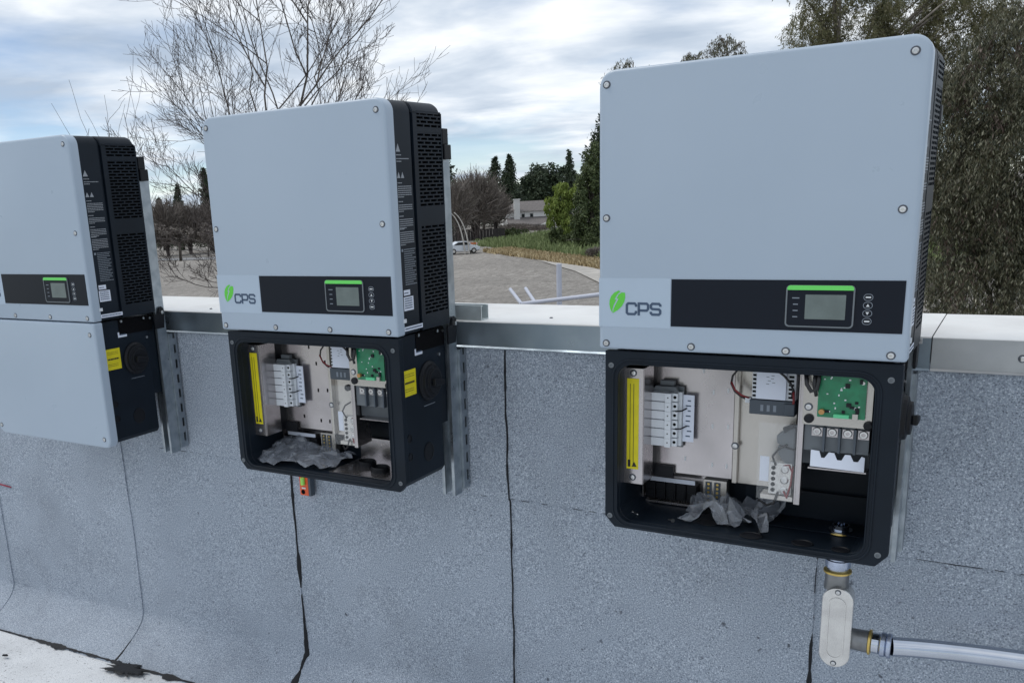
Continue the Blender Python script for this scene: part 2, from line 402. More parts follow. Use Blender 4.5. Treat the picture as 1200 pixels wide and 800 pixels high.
for i in range(len(SEAMS)-1):
    v = []; f = []; nx = 14
    for j, t in enumerate(TS):
        xa = seam_x(i, t) - .0; xb = seam_x(i+1, t) + .0
        for k in range(nx+1):
            u = k/nx; x = xa + (xb-xa)*u; y, z = prof(t, x)
            step = -.0060 if t < .4 else 0                       # the upper flashing laps over the lower sheet
            bulge = .006*mnoise.noise(Vector((x*2.3, z*2.1, 1.7))) + .002*mnoise.noise(Vector((x*7, z*6, 9)))
            v.append((x, y - .0045*u + step + bulge*(.3+.7*min(1, t*2)), z))
    for j in range(len(TS)-1):
        for k in range(nx): f.append((j*(nx+1)+k, (j+1)*(nx+1)+k, (j+1)*(nx+1)+k+1, j*(nx+1)+k+1))
    # thickness: turn the right-hand edge back to the next sheet
    n0 = len(v)
    for j, t in enumerate(TS): p = v[j*(nx+1)+nx]; v.append((p[0], p[1]+.009, p[2]))
    for j in range(len(TS)-1): f.append((j*(nx+1)+nx, (j+1)*(nx+1)+nx, n0+j+1, n0+j))
    me = bpy.data.meshes.new('membrane_sheet'); me.from_pydata(v, [], f); mk('membrane_sheet', me, 'cap_sheet', wall, smooth='auto')
# bitumen squeezed out along the laps
def mastic(i, widths, t0=.02, t1=1.0, n=150, seed=0):
    rnd = random.Random(seed); v = []; f = []
    for j in range(n+1):
        t = t0 + (t1-t0)*j/n; x = seam_x(i, t) + .0005; y, z = prof(t, x)
        nn = mnoise.noise(Vector((i*3.1, t*30, seed))) + .5*mnoise.noise(Vector((i*3.1, t*95, seed+7)))
        wdt = max(.0002, np.interp(t, [a for a, _ in widths], [b for _, b in widths])*.72*max(0, .85 + .75*nn))
        sh = .35*wdt*mnoise.noise(Vector((t*25, i, seed+3.)))
        bul = .006*mnoise.noise(Vector((x*2.3, z*2.1, 1.7)))*(.3+.7*min(1, t*2))
        yb = y + bul - (.0060 if t < .4 else 0) + (.012 if wdt < .0011 else 0)
        v += [(x - wdt*.45 + sh, yb - .0052, z), (x + sh, yb - .0075 - wdt*.12, z), (x + wdt*.55 + sh, yb + .0004 - .0015, z)]
    for j in range(n): 
        for k in range(2): f.append((j*3+k, j*3+3+k, j*3+4+k, j*3+1+k))
    me = bpy.data.meshes.new('seam_mastic'); me.from_pydata(v, [], f); mk('seam_mastic', me, 'bitumen', wall, smooth=True)
mastic(3, [(0, .0002), (.9, .0002), (1, .004)], seed=1)
mastic(4, [(0, .0002), (.1, .0022), (.25, .0002), (.90, .0002), (.93, .003), (.96, .010), (1, .014)], seed=2)
mastic(5, [(0, .004), (.40, .012), (.50, .011), (.54, .003), (.58, .003), (.60, .022), (.63, .016), (.66, .003), (.72, .004), (.745, .020), (.85, .028), (.95, .030), (1, .03)], seed=3)
mastic(6, [(0, .004), (.12, .008), (.38, .005), (.46, .004), (.49, .013), (.52, .004), (.66, .006), (1, .006)], seed=4)
mastic(7, [(0, .001), (.5, .002), (.56, .002), (.60, .014), (.75, .010), (1, .006)], seed=5)
# bitumen bleed and painted-in lap shadow under the lower edge of the upper flashing
def lap_shade_mastic(xa, xb, seed):
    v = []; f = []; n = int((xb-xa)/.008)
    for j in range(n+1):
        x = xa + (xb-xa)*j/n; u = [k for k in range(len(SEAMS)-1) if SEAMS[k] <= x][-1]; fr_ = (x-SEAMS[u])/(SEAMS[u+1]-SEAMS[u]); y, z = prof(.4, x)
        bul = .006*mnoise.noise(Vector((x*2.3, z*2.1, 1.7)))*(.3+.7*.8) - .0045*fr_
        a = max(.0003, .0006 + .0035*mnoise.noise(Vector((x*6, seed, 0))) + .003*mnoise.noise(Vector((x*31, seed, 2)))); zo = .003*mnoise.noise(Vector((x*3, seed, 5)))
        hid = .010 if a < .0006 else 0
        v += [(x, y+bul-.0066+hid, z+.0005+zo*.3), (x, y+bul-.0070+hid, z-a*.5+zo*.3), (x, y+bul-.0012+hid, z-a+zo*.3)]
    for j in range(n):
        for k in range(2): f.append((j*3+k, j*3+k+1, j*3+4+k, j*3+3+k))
    me = bpy.data.meshes.new('lap_shade_mastic'); me.from_pydata(v, [], f); mk('lap_shade_mastic', me, 'bitumen', wall, smooth=True)
lap_shade_mastic(-.84, .60, 1); lap_shade_mastic(-2.36, -1.80, 4)
# line of bitumen where the sheets meet the floor, and a trowelled smear
rnd = random.Random(11); v = []; f = []; n = 420
for j in range(n+1):
    x = -5 + 6*j/n; y, z = prof(1, x); a = abs(mnoise.noise(Vector((x*9, 0, 0)))) + .5*abs(mnoise.noise(Vector((x*40, 0, 3))))
    wd_ = max(0, -.004 + .034*a)
    v += [(x, y + .004 + .010*a, z + .007 + .006*a), (x, y - .002, z + .006), (x, y - wd_, z + .0035)]
for j in range(n):
    for k in range(2): f.append((j*3+k, j*3+k+1, j*3+4+k, j*3+3+k))
me = bpy.data.meshes.new('edge_mastic'); me.from_pydata(v, [], f); mk('edge_mastic', me, 'bitumen', wall, smooth=True)
def blob(cx, cy, rx_, ry_, seed, n=90, jag=.75):
    v = []; 
    for k in range(n):
        a = 2*PI*k/n; r = 1 + jag*mnoise.noise(Vector((math.cos(a)*2.2, math.sin(a)*2.2, seed))) + .6*mnoise.noise(Vector((math.cos(a)*8, math.sin(a)*8, seed+5)))
        x = cx + rx_*r*math.cos(a); y = cy + ry_*r*math.sin(a); v.append((x, y, FL(x) + .011))
    v2 = [(cx + (p[0]-cx)*.8, cy + (p[1]-cy)*.8, p[2] + .004) for p in v]
    f = [(k, (k+1) % n, n+(k+1) % n, n+k) for k in range(n)] + [tuple(range(n, 2*n))]
    me = bpy.data.meshes.new('mastic_smear'); me.from_pydata(v+v2, [], f); return mk('mastic_smear', me, 'bitumen', wall)
blob(-2.27, .145, .085, .042, 3)
blob(-2.22, .140, .05, .018, 8)
blob(-2.99, .06, .020, .010, 5)
blob(-2.85, .02, .012, .007, 6)

# sheet-metal coping on top
cop = thing('parapet_coping', 'folded galvanised sheet-metal coping with white top along the parapet', 'coping')
CB = [-6.5, -2.9, .318, 4.0]
for i in range(3):
    x0, x1 = CB[i] + .0012, CB[i+1] - .0012; d = .0009*(i % 2); yl = .3385 - d
    face = MB()
    face.box(x0, x1, yl, yl+.0018, -.0830, -.0185)                       # lip
    face.prism([(yl, -.0832), (yl+.0018, -.0832), (yl-.0045, -.0885), (yl-.0055, -.0875)], x0, x1, 'x')   # kicked-out drip
    face.build('coping_face', 'coping_lit' if i == 2 else 'coping_shaded', cop)  # right piece catches more light, put into a lighter lip colour
    top = MB(); top.prism([(yl, -.0182), (yl+.0004, -.0164+d), (yl+.005, -.0150+d), (.702, -.0140+d), (.702, -.0165+d), (yl+.003, -.0178+d)], x0, x1, 'x')
    top.box(x0, x1, .7000, .7018, -.09, -.0166)
    top.build('coping_top', 'coping_white', cop)
def screw_mesh(r=.0058, h=.0035, axis='y', sgn=-1):
    b_ = MB(); b_.lathe((0,0,0), [(r*1.42, 0), (r*1.42, sgn*.0006), (r, sgn*.0007), (r*.93, sgn*h*.75), (r*.55, sgn*h), (r*.42, sgn*h), (r*.40, sgn*h*.55)], axis, 16); me = b_.mesh('screw'); me.materials.append(MAT['steel' if axis == 'y' else 'grey_plastic']); me.materials.append(MAT['screw_ring'])
    for q in me.polygons:
        u = q.center; rr = math.hypot(u.x, u.z) if axis == 'y' else 0
        if rr > r*1.02: q.material_index = 1
    return me
SCR = screw_mesh()
def fastener(name, me, mt, parent, loc):
    o = mk(name, me, mt, parent); o.location = loc; return o
SCRTOP = screw_mesh(.005, .004, 'z', 1)
for x, z in ((.484, -.054), (1.4, -.054)): fastener('coping_screw', SCR, 'steel', cop, (x, .3382, z))
for x, y in ((-.612, .43), (-1.875, .40), (-3.2, .42)): fastener('coping_rivet', SCRTOP, 'grey_plastic', cop, (x, y, -.0150))

# ------------------------------------------------------------------ inverters
CX = .005
X0, X1 = CX - .300, CX + .300          # cover and housing
ZB, ZT = -.013, .578
BX0, BX1, BZ0, BZ1 = -.284, .300, -.441, -.0185
CACHE = {}
def part(name, key, fn, mt, parent, bevel=0, smooth=False, seg=2):
    if key not in CACHE:
        r = fn(); CACHE[key] = r.mesh(name) if isinstance(r, MB) else r
    return mk(name, CACHE[key], mt, parent, bevel, smooth, seg)

def ring_mesh(name, outer, inner, y0, y1, inner_depth=None):
    """plate with a hole: outer loop, inner loop in xz, from y0 to y1; the hole's wall may go deeper"""
    b_ = bmesh.new()
    def loop(pl, y): return [b_.verts.new((x, y, z)) for x, z in pl]
    o0, i0 = loop(outer, y0), loop(inner, y0); es = []
    for L in (o0, i0):
        for k in range(len(L)): es.append(b_.edges.new((L[k], L[(k+1) % len(L)])))
    bmesh.ops.triangle_fill(b_, edges=es, use_beauty=True)
    o1, i1 = loop(outer, y1), loop(inner, y1 if inner_depth is None else inner_depth)
    for A, B in ((o0, o1), (i0, i1)):
        for k in range(len(A)): b_.faces.new((A[k], A[(k+1) % len(A)], B[(k+1) % len(A)], B[k]))
    if inner_depth is None:
        es = []
        for L in (o1, i1):
            for k in range(len(L)): es.append(b_.edges.get((L[k], L[(k+1) % len(L)])) or b_.edges.new((L[k], L[(k+1) % len(L)])))
        bmesh.ops.triangle_fill(b_, edges=es, use_beauty=True)
    else:
        b_.faces.new(o1); b_.faces.new(i1)
    bmesh.ops.recalc_face_normals(b_, faces=b_.faces)
    me = bpy.data.meshes.new(name); b_.to_mesh(me); b_.free(); return me

def loft(loops):
    b_ = MB(); n = len(loops[0][1]); vs = []; fs = []
    for y, L in loops: vs += [(x, y, z) for x, z in L]
    for j in range(len(loops)-1):
        for i in range(n): fs.append((j*n+i, j*n+(i+1) % n, (j+1)*n+(i+1) % n, (j+1)*n+i))
    fs += [tuple(range(n)), tuple(range((len(loops)-1)*n, len(loops)*n))]
    return b_.add(vs, fs)
def inset(x0, x1, z0, z1, r, d, n=8): return rrect(x0+d, x1-d, z0+d, z1-d, tuple(max(.0012, q-d) for q in r), n)

def cover_mesh(x0=X0, x1=X1, z0=ZB, z1=ZT, r=(.006, .006, .034, .034), y0=-.006, y1=.030):
    L = []
    for y, d in ((y0, .0075), (y0+.0007, .0045), (y0+.0022, .0022), (y0+.0046, .0007), (y0+.0080, 0), (y1, 0)):
        L.append((y, inset(x0, x1, z0, z1, r, d)))
    return loft(L)
def housing_front():
    r = (.004, .004, .033, .033)
    return loft([(.0301, inset(X0, X1, ZB, ZT, r, .0022)), (.0325, inset(X0, X1, ZB, ZT, r, .0022)), (.112, inset(X0, X1, ZB, ZT, r, .0022)), (.116, inset(X0, X1, ZB, ZT, r, .009)), (.125, inset(X0, X1, ZB, ZT, r, .009))])
def notch_loop(d):
    z1 = ZT - d; x0, x1 = X0 + d, X1 - d; r = max(.002, .033 - d); p = [(x0, ZB+d), (X1 - .013 - d*.5, ZB+d), (X1 - .013 - d*.5, .548), (x1, .548)]
    for cx, cz, a0 in ((x1-r, z1-r, 0), (x0+r, z1-r, .5*PI)):
        for i in range(9): a = a0 + .5*PI*i/8; p.append((cx + r*math.cos(a), cz + r*math.sin(a)))
    return p
def housing_rear():
    return loft([(.1251, notch_loop(.006)), (.128, notch_loop(.002)), (.262, notch_loop(.002)), (.272, notch_loop(.0045)), (.281, notch_loop(.011)), (.287, notch_loop(.020)), (.290, notch_loop(.030))])
SX = X1 - .002                                                # face of the side
def grille():
    b_ = MB(); xa, xb = SX - .0105, SX; y0, y1 = .1275, .2865; va, vb = .148, .276
    regs = [(.5120, 4), (.3130, 19), (.0300, 24)]; pitch = .0098; hgt = .0058
    # solid bands
    edges = [ZB+.002]; 
    zs = sorted([(z, n) for z, n in regs])
    b_.box(xa, xb, y0, va, ZB+.002, .5478); b_.box(xa, xb, vb, y1-.006, ZB+.002, .5478)
    b_.prism([(y1-.006, ZB+.002), (y1, ZB+.008), (y1, .542), (y1-.006, .5478)], xa, xb-.004, 'x')
    lo = ZB + .002
    for z, n in zs:
        b_.box(xa, xb, va, vb, lo, z)
        for k in range(n):
            zz0 = z + k*pitch
            b_.box(xa, xb-.0008, va, vb, zz0 + hgt, zz0 + pitch)
            off = 0 if k % 2 else .0185
            for q in range(5):
                yc = va + off + q*.037 - .0185
                if va < yc - .003 and yc + .003 < vb: b_.box(xa, xb-.001, yc-.0028, yc+.0028, zz0, zz0 + hgt)
        lo = z + n*pitch
    b_.box(xa, xb, va, vb, lo, .5478)
    return b_
def print_lines(rows, x, y0, y1, h, seed, gap=.3):
    """illegible small print: rows of word-like dashes at height z with relative length"""
    rnd = random.Random(seed); b_ = MB()
    for z, ln_ in rows:
        y = y0; e = y0 + (y1-y0)*ln_
        while y < e:
            wl = rnd.uniform(.0025, .008); b_.box(x, x+.0004, y, min(e, y+wl), z, z+h); y += wl + .0014
    return b_
def side_print():
    rows = []; rnd = random.Random(4)
    z = .440; rows += [(z, .35), (z-.009, .9), (z-.0155, .35)]
    for zb, n in ((.372, 6), (.326, 4), (.290, 5), (.258, 7)):
        rows.append((zb, .32))
        for k in range(n): rows.append((zb - .0085 - k*.0052, 1.0 if k < n-1 else rnd.uniform(.3, .8)))
    b_ = print_lines(rows, SX+.0002, .036, .104, .0023, 3)
    return b_
def spec_print():
    rows = [(.206 - k*.0056, (1, .9, .95, .7, 1, .85)[k % 6]) for k in range(17)]
    b_ = print_lines(rows, SX+.0002, .050, .108, .0022, 9); b_.box(SX+.0002, SX+.0006, .038, .046, .202, .209); return b_
def stroke(path, wd):
    P = [Vector(p) for p in path]; L = []; R_ = []
    for i, p in enumerate(P):
        a = (P[i]-P[i-1]).normalized() if i else (P[1]-P[0]).normalized(); c = (P[i+1]-P[i]).normalized() if i < len(P)-1 else a
        n = Vector((-(a+c).y, (a+c).x)).normalized(); k = wd/2/max(.5, n.dot(Vector((-a.y, a.x)))); L.append(p+n*k); R_.append(p-n*k)
    return L, R_
GLY = {'C': [(.92,.66),(.92,.80),(.80,.91),(.22,.91),(.10,.80),(.10,.20),(.22,.09),(.80,.09),(.92,.20),(.92,.34)],
       'P': [(.10,0),(.10,.91),(.80,.91),(.92,.80),(.92,.50),(.80,.38),(.11,.38)],
       'S': [(.92,.70),(.92,.80),(.80,.91),(.22,.91),(.10,.80),(.10,.62),(.22,.51),(.80,.49),(.92,.38),(.92,.20),(.80,.09),(.22,.09),(.10,.20),(.10,.30)]}
def glyph(ch, x, z, wd, ht, y):
    L, R_ = stroke([(a*wd, b*ht) for a, b in GLY[ch]], .0052); b_ = MB(); n = len(L); vs = []
    for yy in (y, y-.0004):
        for p in L: vs.append((x+p.x, yy, z+p.y))
        for p in R_: vs.append((x+p.x, yy, z+p.y))
    fs = []
    for i in range(n-1): fs += [(i, i+1, n+i+1, n+i), (2*n+i, 3*n+i, 3*n+i+1, 2*n+i+1), (i, 2*n+i, 2*n+i+1, i+1), (n+i, n+i+1, 3*n+i+1, 3*n+i)]
    fs += [(0, n, 3*n, 2*n), (n-1, 3*n-1, 4*n-1, 2*n-1)]; return b_.add(vs, fs)
def leaf_logo(y):
    T_ = lambda px, py: (-.2715 + (px-715)*.00187, .1185 - (py-340)*.00192)
    left = [(719.0,366.2),(716.4,361.5),(715.2,356),(715.6,351),(717.5,346.5),(721,342.6),(726,340.2),(728.5,341.0),(724.4,345),(721.4,350.4),(723.6,350.8),(720.6,356.4),(718.9,362)]
    right = [(719.6,366.2),(720.0,362.2),(722.2,357),(726.2,349.6),(723.8,349.2),(726.2,344.8),(729.8,342.2),(733.8,342.6),(734.2,347),(733.0,353),(730.2,358),(725.4,362.6)]
    b_ = MB()
    for pl in (left, right): b_.prism([T_(*q) for q in pl], y-.0004, y)
    return b_

COVER_SCREWS = [(-.278,.549),(.278,.549),(-.278,.2748),(.278,.2748),(-.278,0),(-.0935,0),(.0925,0),(.278,0)]
YF = -.006                                                    # front face of the covers
def inverter(loc, label, lower_cover=False, variant=3):
    root = thing('solar_inverter', label, 'inverter', loc, 'string inverters mounted in a row on the parapet'); root.scale = (1, .88, .9555)
    P = lambda name, key, fn, mt, par=root, **k: part(name, key, fn, mt, par, **k)
    # --- power unit
    h = P('housing', 'hf', housing_front, 'dark_paint', smooth='auto')
    P('rear_housing', 'hr', housing_rear, 'dark_paint', h, smooth='auto')
    P('vent_grille', 'gr', grille, 'dark_paint', h)
    P('vent_backing', 'gb', lambda: MB().box(SX-.0112, SX-.0106, .13, .284, ZB+.004, .546), 'black_gap', h)
    stuff(P('side_print', 'sp', side_print, 'side_ink', h))
    for q, (y, z, sz) in enumerate(((.046, .458, .013), (.043, .392, .010), (.062, .392, .010))):
        P('warning_triangle', 'wt%d' % q, lambda: MB().prism([(y-sz*.8, z-sz*.7), (y+sz*.8, z-sz*.7), (y, z+sz*.8)], SX+.0002, SX+.0006, 'x'), 'side_ink', h)
    stuff(P('rating_print', 'rp', spec_print, 'grey_print', h))
    P('sticker', 'st1', lambda: MB().box(SX+.0002, SX+.0006, .038, .070, .090, .104), 'label_white', h)
    P('sticker', 'st2', lambda: MB().box(SX+.0002, SX+.0006, .036, .085, .050, .086), 'label_white', h)
    P('sticker_print', 'st2p', lambda: print_lines([(.056+k*.006, .95) for k in range(5)] + [(.095, .5)], SX+.0008, .040, .080, .0024, 5), 'logo_navy', h)
    P('sticker', 'st3', lambda: MB().box(SX+.0002, SX+.0006, .030, .128, -.003, .0085), 'label_white', h)
    P('sticker_print', 'st3p', lambda: print_lines([(.0015, 1)], SX+.0008, .036, .122, .003, 6), 'logo_navy', h)
    P('edge_tab', 'tab', lambda: MB().box(SX-.004, SX+.0035, .0262, .040, .020, .030), 'white_plastic', h)
    c = P('front_cover', 'cov', cover_mesh, 'cover_paint', smooth='auto')
    for x, z in COVER_SCREWS: fastener('cover_screw', SCR, 'steel', c, (x, YF, z))
    lp = P('logo_plate', 'lp', lambda: MB().box(-.2945, -.1385, YF-.0005, YF+.001, .038, .1455), 'logo_paint')
    P('leaf_emblem', 'leaf', lambda: leaf_logo(YF-.0006), 'green_logo', lp)
    for i, ch in enumerate('CPS'):
        P('letter', 'gl'+ch, lambda: glyph(ch, -.2345+i*.0262, .0645, .0245, .0285, YF-.0007), 'logo_navy', lp)
    d = P('display_panel', 'dp', lambda: MB().box(-.137, .2935, YF-.0014, YF+.001, .0425, .1435), 'panel_black', bevel=.0005)
    yf = YF - .0015
    P('display_body', 'db', lambda: MB().prism(rrect(.090, .209, .052, .1325, .007), yf-.0025, yf), 'panel_black', d)
    P('display_rim', 'dr', lambda: ring_mesh('display_rim', rrect(.0885, .2105, .0505, .134, .008), rrect(.0912, .2078, .0532, .1313, .006), yf-.0036, yf), 'bezel_grey', d)
    P('green_bar', 'gbar', lambda: MB().prism(rrect(.0905, .2085, .1245, .1335, (.001,.001,.006,.006)), yf-.0042, yf-.0026), 'green_bar', d)
    P('screen', 'scr', lambda: MB().prism(rrect(.124, .1955, .067, .1155, .001), yf-.0031, yf-.0026), 'lcd', d)
    P('indicator_print', 'ip', lambda: sum_mb([MB().box(.102-(k == 0)*.002, .111+(k == 0)*.002, yf-.0029, yf-.0026, .1075-k*.0125, .1095-k*.0125) for k in range(4)]), 'grey_print', d)
    for k in range(4):
        bt = P('button', 'but', lambda: ring_mesh('button', rrect(-.0082, .0082, -.0065, .0065, .0064), rrect(-.0072, .0072, -.0055, .0055, .0054), -.0009, 0), 'grey_print', d)
        bt.location = (.233, yf, .1115 - k*.0155)
        mk_ = [[(-.0045,-.0014),(.0045,-.0014),(.0045,.0014),(-.0045,.0014)], [(-.003,-.0026),(.003,-.0026),(0,.003)], [(-.003,.0026),(0,-.003),(.003,.0026)], [(-.0045,-.0014),(.0045,-.0014),(.0045,.0014),(-.0045,.0014)]][k]
        s_ = P('button_mark', 'bm%d' % k, lambda: MB().prism(mk_, -.0008, -.0001), 'white_print', d); s_.location = bt.location
    # --- wiring box below
    opening = rrect(-.256, .257, -.427, -.047, (.034,.034,.034,.034), 8)
    outer = [(BX0+.022, BZ0), (BX1-.022, BZ0), (BX1, BZ0+.026), (BX1, BZ1), (BX0, BZ1), (BX0, BZ0+.026)]
    bx0, bx1, bz0 = BX0+.017, BX1-.017, BZ0+.003
    body = [(bx0+.010, bz0), (bx1-.010, bz0), (bx1, bz0+.014), (bx1, BZ1-.001), (bx0, BZ1-.001), (bx0, bz0+.014)]
    yb = .004 if not lower_cover else .018
    if lower_cover:
        wb = P('wiring_box', 'wbc', lambda: MB().prism(body, yb+.0135, .252), 'dark_paint', bevel=.002)
        P('box_flange', 'wbf', lambda: MB().prism(outer, yb, yb+.013), 'dark_paint', wb, bevel=.002)
        lc = P('lower_cover', 'lcov', lambda: cover_mesh(X0+.001, X1-.001, -.444, -.0165, (.028,.028,.006,.006)), 'cover_paint', smooth='auto')
        for x, z in ((-.278,-.055),(.278,-.055),(-.278,-.413),(.278,-.413)): fastener('cover_screw', SCR, 'steel', lc, (x, YF, z))
    else:
        wb = P('wiring_box', 'wb', lambda: ring_mesh('wiring_box', body, opening, yb+.0205, .252, .238), 'dark_paint', bevel=.0012, seg=1)
        P('box_flange', 'wbf2', lambda: ring_mesh('box_flange', outer, opening, yb, yb+.020), 'dark_paint', wb, bevel=.0015, seg=2)
        gs = rrect(-.2655, .2665, -.4365, -.0375, .042, 8)
        P('gasket', 'gk', lambda: MB().tube([(x, yb-.0005, z) for x, z in gs], .0024, 6, close=True), 'dark_paint', wb, smooth=True)
        P('opening_lip', 'ol', lambda: MB().tube([(x, yb-.001, z) for x, z in opening], .0016, 6, close=True), 'dark_paint', wb, smooth=True)
        for x, z in ((.281,-.050),(.282,-.415),(-.270,-.052),(-.272,-.414)):
            o = P('corner_screw', 'cs', lambda: MB().lathe((0,0,0), [(.0062,.001),(.0062,-.0014),(.0050,-.0022),(.0034,-.0022),(.0030,-.0005)], 'y', 14), 'grey_plastic', wb); o.location = (x, yb, z)
    sx = bx1; DY = .031
    P('rotary_switch', 'rs', lambda: MB().lathe((sx-.001, .148+DY, -.160), [(.056,0),(.056,.006),(.048,.010),(.046,.018),(.036,.020),(.035,.026),(.030,.027)], 'x', 28), 'black_plastic', bevel=.001)
    P('switch_handle', 'rh', lambda: MB().prism([(.122+DY,-.148),(.176+DY,-.158),(.176+DY,-.172),(.122+DY,-.170)], sx+.0262, sx+.0385, 'x'), 'black_plastic', bevel=.003)
    ys = P('yellow_label', 'yl', lambda: MB().box(sx+.0002, sx+.0007, .017+DY*.9, .080+DY, -.184, -.113), 'yellow')
    P('label_print', 'ylp', lambda: sum_mb([print_lines([(-.150, 1)], sx+.0009, .052, .102, .0050, 21), print_lines([(-.125-k*.006, 1) for k in range(2)] + [(-.165-k*.006, .9) for k in range(2)], sx+.0009, .052, .102, .0010, 22)]), 'black_ink', ys)
    P('sticker', 'st4', lambda: MB().box(sx+.0002, sx+.0007, .081+DY, .122+DY, -.080, -.062), 'label_white', wb)
    P('sticker_print', 'st4p', lambda: print_lines([(-.073, 1)], sx+.0009, .088+DY, .116+DY, .004, 8), 'logo_navy', wb)
    P('recess_shade_plate', 'lr', lambda: MB().box(sx-.012, sx+.0012, .088+DY, .262+DY*.5, -.072, -.0195), 'black_gap', wb)  # proud black plate standing in for the shade of a recess
    for y, z in ((.100,-.026),(.205,-.028),(.236,-.031)):
        o = P('bracket_bolt', 'bb', lambda: MB().cyl((0,0,0), .0045, .004, 'x', 8), 'steel', wb); o.location = (sx+.0012, y+DY, z)
    o = P('bracket_bolt', 'bb', lambda: None, 'steel', wb); o.location = (sx, .212+DY, -.095)
    P('box_back', 'bkb', lambda: MB().box(BX0+.03, sx-.006, .2522, .293, -.30, -.03), 'dark_paint', wb)
    P('mounting_lug', 'lug', lambda: MB().prism([(.278,-.072),(.322,-.072),(.326,-.05),(.330,-.02),(.328,-.004),(.318,.004),(.306,.0),(.300,-.02),(.296,-.0205),(.278,-.0205)], sx+.010, sx+.016, 'x'), 'black_plastic', bevel=.001)
    o = P('lug_bolt', 'lb', lambda: MB().cyl((0,0,0), .0065, .006, 'x', 6), 'steel'); o.location = (sx+.016, .314, -.016)
    P('upper_lug', 'ul', lambda: MB().box(SX-.03, SX+.001, .2905, .328, .432, .470).box(SX-.03, SX-.004, .2905, .322, .4702, .512), 'black_plastic', bevel=.002)
    for (y, z, r) in ((.132,-.362,.028),(.030,-.302,.012),(.030,-.354,.012)):
        o = P('knockout', 'ko%g' % r, lambda: MB().lathe((0,0,0), [(r,0),(r,.0016),(r*.86,.0022),(r*.84,.0010)], 'x', 24), 'black_plastic', wb); o.location = (sx-.0003, y+DY, z)
    P('embossed_print', 'ep', lambda: print_lines([(-.229, 1)], sx+.0002, .118+DY, .180+DY, .0022, 31), 'grey_print', wb)
    if not lower_cover:
        before = set(root.children); interior(root, P, variant)
        for ch in root.children:                              # set each fitting at its own depth in the box
            if ch in before or ch.get('flat'): continue
            ym = min(min(v.co.y for v in ch.data.vertices), .122)
            if ch.name.startswith(('knockout', 'floor_strip')): continue
            ch.location = (ch.location.x - .33*ym, ch.location.y + .61*ym, ch.location.z); ch.scale = (1, 1, 1.017)
    return root

